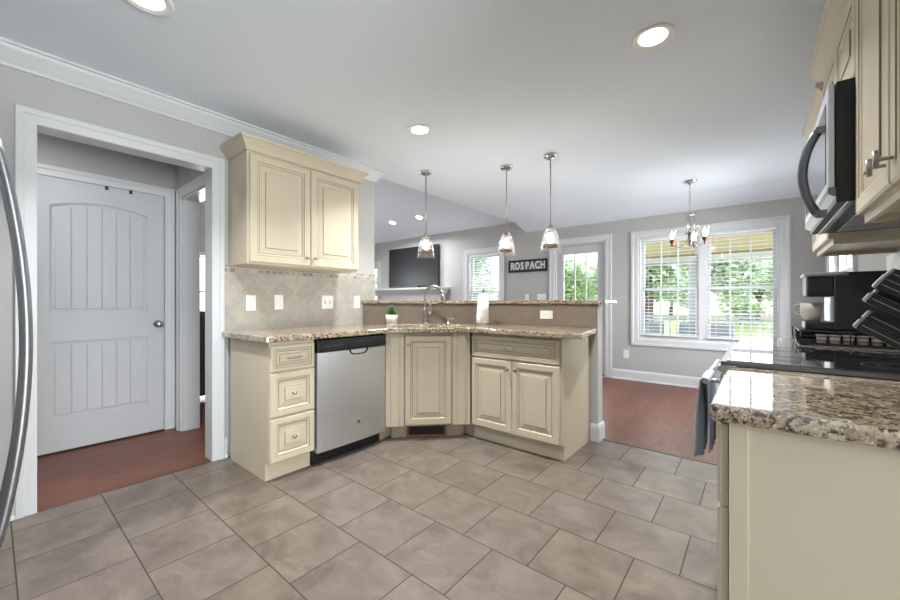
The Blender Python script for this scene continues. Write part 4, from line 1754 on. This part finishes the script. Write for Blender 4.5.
# knife block at the back of the near counter
kb_ = thing('knife_block', 'slanted wooden knife block at back of the near counter', 'knife block', (0.34, 1.44, RZ), 0)
m = MB()
m.prism_axis([(0.05, 0.0), (0.20, 0.0), (0.20, 0.10), (0.115, 0.235), (-0.005, 0.15)], -0.075, 0.085, 'y')
m.build('block', M['block_wood'], kb_, bevel=0.004)
dirn = Vector((-0.82, 0, 0.57)).normalized()
kn_pos = []
# (u, v of the butt in the photo) -> rows of the block
for (bx_, by_, bz_, ln_, lab) in ((0.205, 1.475, 1.070, 0.17, 'black handled knife in lowest row of block, nearer the camera'),
                                 (0.228, 1.520, 1.092, 0.16, 'black handled knife in lowest row of block, farther from camera'),
                                 (0.221, 1.462, 1.140, 0.16, 'black handled knife in middle row of block, nearer the camera'),
                                 (0.240, 1.515, 1.150, 0.15, 'black handled knife in middle row of block, farther from camera'),
                                 (0.236, 1.450, 1.176, 0.15, 'black handled knife in top row of block, nearest the camera'),
                                 (0.252, 1.490, 1.190, 0.14, 'black handled knife in top row of block, middle one'),
                                 (0.270, 1.525, 1.205, 0.13, 'black handled knife in top row of block, farthest from camera')):
    k = thing('kitchen_knife', lab, 'knife', (bx_, by_, bz_), 0, 'knives in the block')
    e = Vector((0, 0, 0))
    back = -dirn
    side = Vector((0, 1, 0))
    up = dirn.cross(side)
    def ob(t0, t1, hh0, hh1, ww):
        v = []
        for tt, hh in ((t0, hh0), (t1, hh1)):
            for (su, ss) in ((-1, -1), (1, -1), (1, 1), (-1, 1)):
                v.append(back * tt + up * (su * hh) + side * (ss * ww))
        return v, [(0, 1, 2, 3), (7, 6, 5, 4), (0, 4, 5, 1), (1, 5, 6, 2), (2, 6, 7, 3), (3, 7, 4, 0)]
    m = MB()
    m.add(*ob(0.008, ln_, 0.0145, 0.0115, 0.008))
    m.build('handle', M['black'], k, bevel=0.004)
    m = MB()
    m.add(*ob(0.0, 0.009, 0.0115, 0.015, 0.0085))
    m.build('butt_cap', M['knife_rivet'], k, bevel=0.003)
    m = MB()
    m.add(*ob(0.012, ln_, 0.0008, 0.0008, 0.0083))
    m.build('tang', M['knife_rivet'], k)

# ================================================================== SWITCHES AND OUTLETS
def plate(name, label, cat, loc, rz, kind, gang=1, horiz=False, group=None):
    r = thing(name, label, cat, loc, rz, group)
    w_, h_ = 0.072 + 0.046 * (gang - 1), 0.118
    if horiz:
        w_, h_ = h_, w_
    m = MB()
    m.box(-w_ / 2, w_ / 2, -0.006, 0.0, -h_ / 2, h_ / 2)
    m.build('plate', M['white_plastic'], r, bevel=0.003)
    for g in range(gang):
        x = (g - (gang - 1) / 2) * 0.046
        if kind == 'toggle':
            MB().box(x - 0.005, x + 0.005, -0.016, -0.005, -0.004, 0.014).build('toggle', M['white_plastic'], r, bevel=0.0015)
            MB().box(x - 0.006, x + 0.006, -0.0066, -0.0058, -0.013, 0.016).build('slot', M['print_grey'], r)
        elif kind == 'rocker':
            MB().box(x - 0.016, x + 0.016, -0.009, -0.005, -0.033, 0.033).build('rocker', M['white_plastic'], r, bevel=0.002)
        else:
            m = MB()
            for z in (-0.02, 0.02):
                p = (x, z) if not horiz else (z, 0.0)
                m.box(p[0] - 0.015, p[0] + 0.015, -0.008, -0.005, p[1] - 0.014, p[1] + 0.014)
            s = m.build('receptacle', M['white_plastic'], r, bevel=0.003)
            for z in (-0.02, 0.02):
                p = (x, z) if not horiz else (z, 0.0)
                for dx_ in (-0.006, 0.006):
                    MB().box(p[0] + dx_ - 0.001, p[0] + dx_ + 0.001, -0.0085, -0.0078, p[1] - 0.004, p[1] + 0.005).build('slot', M['charcoal'], s)
    return r


SX = WX + 0.009
plate('outlet', 'white outlet plate on stone backsplash, nearest the hall opening', 'outlet', (SX, 1.255, 1.117), R(90), 'outlet')
plate('light_switch', 'white blank faced switch plate on stone backsplash, second from the hall opening', 'light switch', (SX, 1.470, 1.122), R(90), 'rocker')
plate('light_switch', 'white double switch plate on stone backsplash', 'light switch', (SX, 1.912, 1.122), R(90), 'toggle', 2)
plate('light_switch', 'white switch plate on stone backsplash, right beside the bar top', 'light switch', (SX, 2.228, 1.122), R(90), 'rocker')
plate('outlet', 'white horizontal outlet plate on taupe backsplash under the bar', 'outlet', (-1.432, 3.089, 1.012), 0, 'outlet', 1, True)
plate('outlet', 'white outlet low on grey wall under the dining window', 'outlet', (-1.479, FY - 0.001, 0.37), 0, 'outlet')
plate('light_switch', 'white single switch plate on far wall, under the lettered sign', 'light switch', (-3.07, FY - 0.001, 1.20), 0, 'toggle')
plate('light_switch', 'white triple switch plate on far wall, next to glazed door casing', 'light switch', (-2.795, FY - 0.001, 1.20), 0, 'toggle', 3)

# ================================================================== LIGHT FITTINGS
def recessed(loc, label, rot=None, power=P_RECESSED, group='recessed ceiling lights', spread=R(112)):
    r = thing('recessed_light', label, 'ceiling light', loc, 0, group)
    m = MB()
    m.lathe([(0.062, -0.001), (0.097, -0.001), (0.098, -0.004), (0.092, -0.008), (0.078, -0.006), (0.066, 0.0), (0.062, -0.001)], seg=40)
    m.build('trim_ring', M['white_plastic'], r)
    m = MB()
    m.lathe([(0.0, -0.0022), (0.064, -0.0022), (0.064, 0.0), (0.0, 0.0)], seg=40)
    m.build('lens', M['can_lens'], r)
    if rot:
        r.rotation_euler = rot
    n_ = Matrix.Rotation(rot[0], 3, 'X') if rot else Matrix.Identity(3)
    lp = Vector(loc) + n_ @ Vector((0, 0, -0.02))
    l_ = lamp('recessed_lamp', 'AREA', lp, power, (0.97, 0.985, 1.0), 0.16, None, rot or (0, 0, 0), spread)
    return r


recessed((-0.402, 2.085, H), 'round recessed ceiling light nearest the microwave')
recessed((-2.0, 2.083, H), 'round recessed ceiling light in front of the wall cabinet')
recessed((-2.05, 0.43, H), 'round recessed ceiling light cut by top edge of the photo')
recessed((-3.58, -0.25, H), 'unseen recessed ceiling light added to brighten the small hall', None, 3.2, 'recessed ceiling lights', R(170))  # no fixture known here; added to lift the hall brightness
ang = -math.atan(VS)
for (x, y, lab) in ((-5.76, 5.20, 'small lit recessed light on sloping living room ceiling, left of the pair'), (-5.01, 5.20, 'small lit recessed light on sloping living room ceiling, right of the pair')):
    recessed((x, y, vz(y)), lab, (ang, 0, 0), 12.0, 'lights in the sloping ceiling', R(170))


def pendant_build():
    r = thing('pendant_light', 'clear glass bell pendant above the bar, in front of the television', 'pendant light', (-2.59, 2.786, H), 0, 'glass pendants over the bar')
    m = MB()
    m.lathe([(0.0, 0.0), (0.062, 0.0), (0.062, -0.012), (0.055, -0.026), (0.03, -0.034), (0.008, -0.036), (0, -0.036)], seg=36)
    m.build('canopy', M['chrome'], r)
    MB().tube([(0, 0, -0.03), (0, 0, -0.64)], 0.0055, 12).build('rod', M['nickel'], r)
    m = MB()
    m.lathe([(0.0, -0.625), (0.012, -0.625), (0.02, -0.638), (0.036, -0.652), (0.038, -0.664), (0.024, -0.668), (0.022, -0.70), (0.0, -0.702)], seg=28)
    m.build('socket', M['nickel'], r)
    prof = [(0.036, -0.658), (0.053, -0.69), (0.068, -0.735), (0.079, -0.785), (0.086, -0.83), (0.0885, -0.868)]
    inn = [(p[0] - 0.003, p[1]) for p in prof][::-1]
    m = MB()
    m.lathe(prof + inn, seg=40)
    m.build('glass_shade', M['clear_glass'], r)
    m = MB()
    m.lathe([(0.0, -0.695), (0.014, -0.70), (0.018, -0.715), (0.03, -0.735), (0.034, -0.755), (0.030, -0.775), (0.016, -0.787), (0, -0.79)], seg=28)
    m.build('bulb', M['bulb'], r)
    m = MB()
    m.lathe([(0.062, -0.800), (0.065, -0.800), (0.066, -0.826), (0.063, -0.826), (0.062, -0.800)], seg=40)
    m.build('band', M['bronze'], r)
    return r


p0 = pendant_build()
pend = [(-2.59, 2.786), (-1.889, 3.178), (-1.435, 3.178)]
dup(p0, (-1.889, 3.178, H), 0, 'clear glass bell pendant above the bar, middle one of three')
dup(p0, (-1.435, 3.178, H), 0, 'clear glass bell pendant above the bar, nearest the glazed door')
for x, y in pend:
    lamp('pendant_lamp', 'POINT', (x, y, H - 0.74), P_PENDANT, (1.0, 0.985, 0.965), 0.035)

ch = thing('chandelier', 'small three arm chandelier with clear glass shades before the dining window', 'chandelier', (-0.568, 4.82, H), 0)
m = MB()
m.lathe([(0, 0), (0.068, 0), (0.07, -0.008), (0.05, -0.022), (0.012, -0.028), (0.01, -0.045), (0, -0.046)], seg=32)
m.build('canopy', M['chrome'], ch)
m = MB()
z = -0.045
k = 0
while z > -0.33:
    pts = []
    for i in range(17):
        a = 2 * math.pi * i / 16
        p = (0.008 * math.cos(a), 0, 0.016 * math.sin(a))
        pts.append((p[0], 0, z - 0.014 + p[2]) if k % 2 == 0 else (0, p[0], z - 0.014 + p[2]))
    m.tube(pts, 0.0022, 6)
    z -= 0.025
    k += 1
m.build('chain', M['nickel'], ch)
m = MB()
m.lathe([(0, -0.33), (0.012, -0.335), (0.02, -0.345), (0.045, -0.36), (0.048, -0.372), (0.0, -0.375)], seg=24)
for i in range(3):
    a = R(20 + 120 * i)
    m.tube([(0.040 * math.cos(a), 0.040 * math.sin(a), -0.37), (0.040 * math.cos(a), 0.040 * math.sin(a), -0.56)], 0.004, 8)
m.tube([(0, 0, -0.37), (0, 0, -0.70)], 0.007, 10)
m.lathe([(0, -0.555), (0.046, -0.558), (0.046, -0.57), (0.02, -0.58), (0.024, -0.65), (0.016, -0.69), (0.0, -0.71)], seg=24)
m.build('frame', M['nickel'], ch)
yaw = R(39.26)
toward = Vector((math.sin(yaw), -math.cos(yaw)))
right = Vector((math.cos(yaw), math.sin(yaw)))
for i, th in enumerate((15, 135, 255)):
    d_ = right * math.sin(R(th)) + toward * math.cos(R(th))
    ex, ey = d_.x * 0.175, d_.y * 0.175
    m = MB()
    m.tube([(d_.x * 0.015, d_.y * 0.015, -0.64), (d_.x * 0.06, d_.y * 0.06, -0.70), (d_.x * 0.12, d_.y * 0.12, -0.72), (ex, ey, -0.69), (ex, ey, -0.66)], 0.005, 10)
    arm = m.build('arm', M['nickel'], ch)
    m = MB()
    m.lathe([(0, -0.715), (0.006, -0.705), (0.010, -0.68), (0.022, -0.655), (0.024, -0.635), (0.014, -0.63), (0, -0.63)], (ex, ey, 0), 20)
    m.build('candle_cup', M['copper'], arm)
    m = MB()
    m.lathe([(0.0, -0.632), (0.012, -0.63), (0.016, -0.60), (0.014, -0.575), (0.007, -0.55), (0, -0.535)], (ex, ey, 0), 16)
    m.build('bulb', M['candle_bulb'], arm)
    prof = [(0.022, -0.648), (0.034, -0.62), (0.042, -0.58), (0.050, -0.54), (0.062, -0.515)]
    m = MB()
    m.lathe(prof + [(p[0] - 0.0025, p[1]) for p in prof][::-1], (ex, ey, 0), 28)
    m.build('glass_shade', M['chandelier_glass'], arm)
lamp('chandelier_lamp', 'POINT', (-0.568, 4.82, H - 0.49), P_CHANDELIER, (1.0, 0.98, 0.95), 0.06)

# ================================================================== LIVING ROOM
tv = thing('television', 'large flat black television on wall above white mantel', 'television', (-5.776, FY - 0.03, 1.45), 0)
m = MB()
m.box(-0.745, 0.745, -0.045, -0.005, 0.0, 0.86)
m.build('bezel', M['black'], tv, bevel=0.004)
MB().box(-0.735, 0.735, -0.0465, -0.0445, 0.012, 0.85).build('screen', M['tv'], tv)
MB().box(-0.25, 0.25, -0.006, 0.029, 0.25, 0.65).build('wall_mount', M['charcoal'], tv)
sb = thing('soundbar', 'long black soundbar lying on the white mantel below television', 'soundbar', (-5.9, FY - 0.14, 1.424), 0)
MB().box(-0.40, 0.40, -0.045, 0.045, 0.0, 0.045).build('housing', M['black'], sb, bevel=0.008)
MB().box(-0.395, 0.395, -0.047, -0.0445, 0.006, 0.039).build('grille', M['charcoal'], sb)

fpz = thing('fireplace', 'white fireplace mantel with panelled surround under the television', 'fireplace', (-5.85, FY, 0), 0)
m = MB()
prof = [(0.0, 1.26), (0.03, 1.26), (0.04, 1.29), (0.075, 1.32), (0.10, 1.36), (0.13, 1.38), (0.15, 1.385), (0.15, 1.423), (0.0, 1.423)]
m.sweep([(-0.92, 0.0), (-0.92, -0.14), (0.92, -0.14), (0.92, 0.0)], prof)
m.box(-0.92, 0.92, -0.14, 0.0, 1.26, 1.42)
m.build('mantel_shelf', M['trim'], fpz)
m = MB()
m.box(-0.9, -0.62, -0.12, 0.0, 0.0, 1.26)
m.box(0.62, 0.9, -0.12, 0.0, 0.0, 1.26)
m.box(-0.62, 0.62, -0.12, 0.0, 0.95, 1.26)
for x in (-0.86, 0.66):
    m.box(x, x + 0.20, -0.132, -0.12, 0.18, 1.18)
for x in (-0.55, -0.15, 0.25):
    m.box(x, x + 0.33, -0.132, -0.12, 1.0, 1.2)
m.build('surround', M['trim'], fpz, bevel=0.004)
MB().box(-0.62, 0.62, -0.10, -0.0, 0.0, 0.95).build('hearth_facing', M['stoneware'], fpz)
MB().box(-0.42, 0.42, -0.105, -0.09, 0.05, 0.72).build('firebox', M['firebox'], fpz)

# lettered sign
sg = thing('wall_sign', 'dark framed sign of seven grey letter tiles on far wall', 'sign', (-3.06, FY - 0.001, 1.745), 0)
m = MB()
m.box(-0.365, 0.365, -0.022, 0.0, -0.105, -0.078)
m.box(-0.365, 0.365, -0.022, 0.0, 0.078, 0.105)
m.box(-0.365, -0.335, -0.022, 0.0, -0.078, 0.078)
m.box(0.335, 0.365, -0.022, 0.0, -0.078, 0.078)
m.box(-0.335, 0.335, -0.01, 0.0, -0.078, 0.078)
m.build('frame', M['sign_black'], sg, bevel=0.002)
word = 'ROSPACH'
for i, chx in enumerate(word):
    x = -0.287 + 0.0957 * i
    tl = MB().box(x - 0.044, x + 0.044, -0.013, -0.0095, -0.068, 0.068).build('letter_tile', M['sign_grey'], sg)
    me = text_mesh(chx, 0.15, 0.0008, 0.004)
    me.materials.append(M['sign_letter'])
    lt = bpy.data.objects.new('letter', me)
    COL.objects.link(lt)
    lt.parent = tl
    lt.location = (x, -0.0142, 0.0)
    lt.scale = (0.86, 1.15, 1)
    lt.rotation_euler = (R(90), 0, 0)

# armchair glimpsed through the hall
ac = thing('armchair', 'dark grey upholstered armchair glimpsed through the hall doorway', 'armchair', (-5.02, 1.72, 0), R(-90))
m = MB()
m.box(-0.40, 0.40, -0.38, 0.36, 0.10, 0.42)
m.build('seat_base', M['fabric_grey'], ac, bevel=0.03, seg=3)
MB().box(-0.27, 0.27, -0.38, 0.20, 0.42, 0.54).build('seat_cushion', M['fabric_grey'], ac, bevel=0.04, seg=3)
MB().prism_axis([(0.16, 0.40), (0.38, 0.40), (0.48, 1.0), (0.44, 1.03), (0.30, 1.0)], -0.34, 0.34, 'x').build('backrest', M['fabric_grey'], ac, bevel=0.04, seg=3)
for s in (-1, 1):
    MB().box(s * 0.40, s * 0.27, -0.40, 0.36, 0.3, 0.64).build('armrest', M['fabric_grey'], ac, bevel=0.035, seg=3)
    for y in (-0.33, 0.31):
        MB().box(s * 0.36 - 0.02, s * 0.36 + 0.02, y - 0.02, y + 0.02, 0.0, 0.11).build('leg', M['dark_wood'], ac)

# ================================================================== OUTSIDE
struct(MB().box(-40, 40, FY + 0.14, 70, -0.62, -0.6).build('ground', M['lawn']), 'sunlit green lawn beyond the porch')
PX0, PX1, PY1 = -2.85, 3.6, 9.1
tag(MB().box(PX0, PX1, FY + 0.14, PY1, -0.16, -0.06).build('porch_floor', M['porch_white']), 'pale painted porch deck outside the windows', 'porch deck', None, 'structure')
pr = MB().prism_axis([(FY + 0.14, 2.62), (PY1 + 0.3, 2.04), (PY1 + 0.3, 2.12), (FY + 0.14, 2.70)], PX0 + 0.35, PX1 + 0.2, 'x').build('porch_ceiling', M['pine'])
tag(pr, 'sloping pine plank porch ceiling', 'ceiling', None, 'structure')
tag(MB().box(PX0 + 0.4, PX1, PY1 - 0.06, PY1 + 0.06, 1.96, 2.06).build('porch_beam', M['porch_white']), 'white header beam along porch edge', 'beam', None, 'structure')
post0 = None
for x, lab in ((-2.2, 'grey porch post hidden near the glazed door'), (-1.03, 'blue grey porch post seen through left half of dining window'), (1.1, 'blue grey porch post at right beyond the dining window')):
    r = thing('porch_post', lab, 'post', (x, PY1, -0.06), 0, 'porch posts')
    MB().box(-0.062, 0.062, -0.062, 0.062, 0.0, 2.02).build('shaft', M['porch_grey'], r, bevel=0.006)
    MB().box(-0.08, 0.08, -0.08, 0.08, 1.90, 2.02).build('capital', M['porch_grey'], r, bevel=0.006)
    MB().box(-0.08, 0.08, -0.08, 0.08, 0.0, 0.14).build('plinth', M['porch_grey'], r, bevel=0.006)
for (x0, x1, lab) in ((-2.115, -1.115, 'pale porch railing left of the blue grey post'), (-0.945, 1.015, 'pale porch railing right of the blue grey post'), (1.185, PX1, 'pale porch railing at far right')):
    r = thing('porch_railing', lab, 'railing', ((x0 + x1) / 2, PY1, -0.06), 0, 'porch railings')
    hw = (x1 - x0) / 2
    MB().box(-hw, hw, -0.045, 0.045, 0.86, 0.905).build('top_rail', M['porch_grey'], r, bevel=0.005)
    MB().box(-hw, hw, -0.02, 0.02, 0.79, 0.84).build('sub_rail', M['porch_grey'], r)
    MB().box(-hw, hw, -0.02, 0.02, 0.09, 0.13).build('bottom_rail', M['porch_grey'], r)
    nb_ = int((x1 - x0) / 0.125)
    b0 = None
    for k in range(nb_):
        x = -hw + (k + 0.5) * (2 * hw) / nb_
        if b0 is None:
            b0 = MB().box(-0.017, 0.017, -0.017, 0.017, 0.13, 0.79).build('baluster', M['porch_white'], r)
            b = b0
        else:
            b = b0.copy()
            COL.objects.link(b)
            b.parent = r
        b.location = (x, 0, 0)

# patio chairs and table on the porch
def patio_chair(loc, rz, label):
    r = thing('patio_chair', label, 'patio chair', loc, rz, 'patio chairs on the porch')
    m = MB()
    m.box(-0.20, 0.20, -0.24, 0.24, 0.14, 0.50)
    m.build('frame', M['wicker'], r, bevel=0.02)
    MB().box(-0.19, 0.19, -0.23, 0.14, 0.50, 0.60).build('seat_cushion', M['fabric_cushion'], r, bevel=0.03, seg=3)
    MB().prism_axis([(0.14, 0.50), (0.24, 0.50), (0.29, 0.79), (0.20, 0.79)], -0.19, 0.19, 'x').build('back_cushion', M['fabric_cushion'], r, bevel=0.03, seg=3)
    for sx in (-1, 1):
        for y in (-0.2, 0.2):
            MB().box(sx * 0.17 - 0.02, sx * 0.17 + 0.02, y - 0.02, y + 0.02, 0.0, 0.15).build('leg', M['wicker'], r)
    return r


PZ = -0.06
q0 = patio_chair((-1.636, 8.3, PZ), R(0), 'dark wicker patio chair seen low in left pane of dining window')
dup(q0, (-0.995, 8.3, PZ), R(0), 'dark wicker patio chair low in dining window, left of its centre mullion')
dup(q0, (-0.52, 8.3, PZ), R(0), 'dark wicker patio chair low in dining window, right of its centre mullion')
pt_ = thing('patio_table', 'small white patio table between two wicker chairs', 'table', (-1.18, 7.6, PZ), 0)
MB().lathe([(0, 0.49), (0.24, 0.49), (0.245, 0.50), (0.24, 0.515), (0, 0.515)], seg=32).build('table_top', M['porch_white'], pt_)
MB().lathe([(0, 0.0), (0.16, 0.0), (0.15, 0.02), (0.03, 0.04), (0.025, 0.49), (0, 0.49)], seg=24).build('pedestal', M['porch_white'], pt_)

# trees beyond the lawn
def tree_mesh(seed, h, spread, leafmat, n=4200):
    rnd = random.Random(seed)
    m = MB()
    blobs = []
    for _ in range(9):
        a = rnd.random() * 2 * math.pi
        rr = spread * (0.15 + 0.5 * rnd.random())
        blobs.append((rr * math.cos(a), rr * math.sin(a), h * (0.42 + 0.42 * rnd.random()), spread * (0.38 + 0.22 * rnd.random())))
    for _ in range(n):
        b = rnd.choice(blobs)
        d_ = Vector((rnd.gauss(0, 1), rnd.gauss(0, 1), rnd.gauss(0, 1))).normalized() * b[3] * (0.55 + 0.5 * rnd.random())
        p = Vector((b[0], b[1], b[2])) + d_
        s = 0.07 + 0.08 * rnd.random()
        q = Matrix.Rotation(rnd.random() * 6.3, 3, 'Z') @ Matrix.Rotation(rnd.random() * 1.6 - 0.8, 3, 'X') @ Matrix.Rotation(rnd.random() * 1.6 - 0.8, 3, 'Y')
        m.add([p + q @ Vector(v) * s for v in ((-1, -0.6, 0), (0, -0.9, 0.15), (1, -0.4, 0), (0.9, 0.7, 0.1), (-0.2, 1, 0), (-1, 0.5, 0.1))], [(0, 1, 2, 3, 4, 5)])
    return m


def tree(loc, seed, h, spread, lm, label, group='trees beyond the lawn'):
    r = thing('tree', label, 'tree', loc, 0, group)
    tree_mesh(seed, h, spread, M[lm]).build('foliage', M[lm], r, fix=False)
    m = MB()
    m.tube([(0, 0, 0), (0.1, 0, h * 0.3), (0.05, 0.08, h * 0.6)], [0.22, 0.16, 0.08], 10)
    for a in (0.5, 2.4, 4.3):
        m.tube([(0.08, 0, h * 0.32), (0.6 * math.cos(a), 0.6 * math.sin(a), h * 0.5), (spread * 0.6 * math.cos(a), spread * 0.6 * math.sin(a), h * 0.7)], [0.1, 0.07, 0.03], 8)
    m.build('trunk', M['bark'], r)


GZ = -0.6
tree((-3.7, 18, GZ), 11, 6.0, 1.9, 'foliage', 'leafy green tree seen through left panes of dining window')
tree((-2.6, 27, GZ), 12, 7.0, 2.8, 'foliage_pale', 'pale green tree seen left of the porch post')
tree((4.2, 27, GZ), 13, 5.5, 2.6, 'foliage_pale', 'pale tree seen through right half of dining window, left part')
tree((9.5, 33, GZ), 14, 5.0, 3.0, 'foliage', 'low green tree seen through right half of dining window, right part')
tree((-12.5, 30, GZ), 15, 4.6, 3.4, 'foliage', 'bright green tree seen through the glazed door')
tree((-17.5, 22, GZ), 16, 8.5, 3.6, 'foliage_pale', 'pale green tree seen through narrow window beside the sign')
tree((-27, 26, GZ), 17, 8.0, 3.4, 'foliage', 'green tree far left beyond the living room window')
for k, (x, lab) in enumerate(((-33, 'first from the left'), (-24, 'second from the left'), (-15.5, 'third from the left'), (-7.5, 'fourth from the left'), (0.0, 'fourth from the right'), (7.5, 'third from the right'), (15.5, 'second from the right'), (24, 'first from the right'))):
    tree((x, 46 + (k % 2) * 2, GZ), 60 + k, 5.2 + 0.7 * (k % 3), 3.4, 'foliage_pale', 'pale tree in the distant row closing the lawn, ' + lab, 'distant row of trees')
for k, (x, y, s) in enumerate(((-8.5, 14.5, 1), (-1.0, 36, 1), (15.5, 38, 1))):
    r = thing('shrub', ('rounded green shrub outside the glazed door', 'distant rounded shrub behind the pale trees', 'distant rounded shrub at right of the lawn')[k], 'shrub', (x, y, GZ), 0, 'shrubs on the lawn')
    tree_mesh(40 + k, 2.2, 1.6, 'foliage', 700).build('foliage', M['foliage'], r, fix=False)
    MB().tube([(0, 0, 0), (0.05, 0, 0.9)], [0.07, 0.04], 8).build('stem', M['bark'], r)
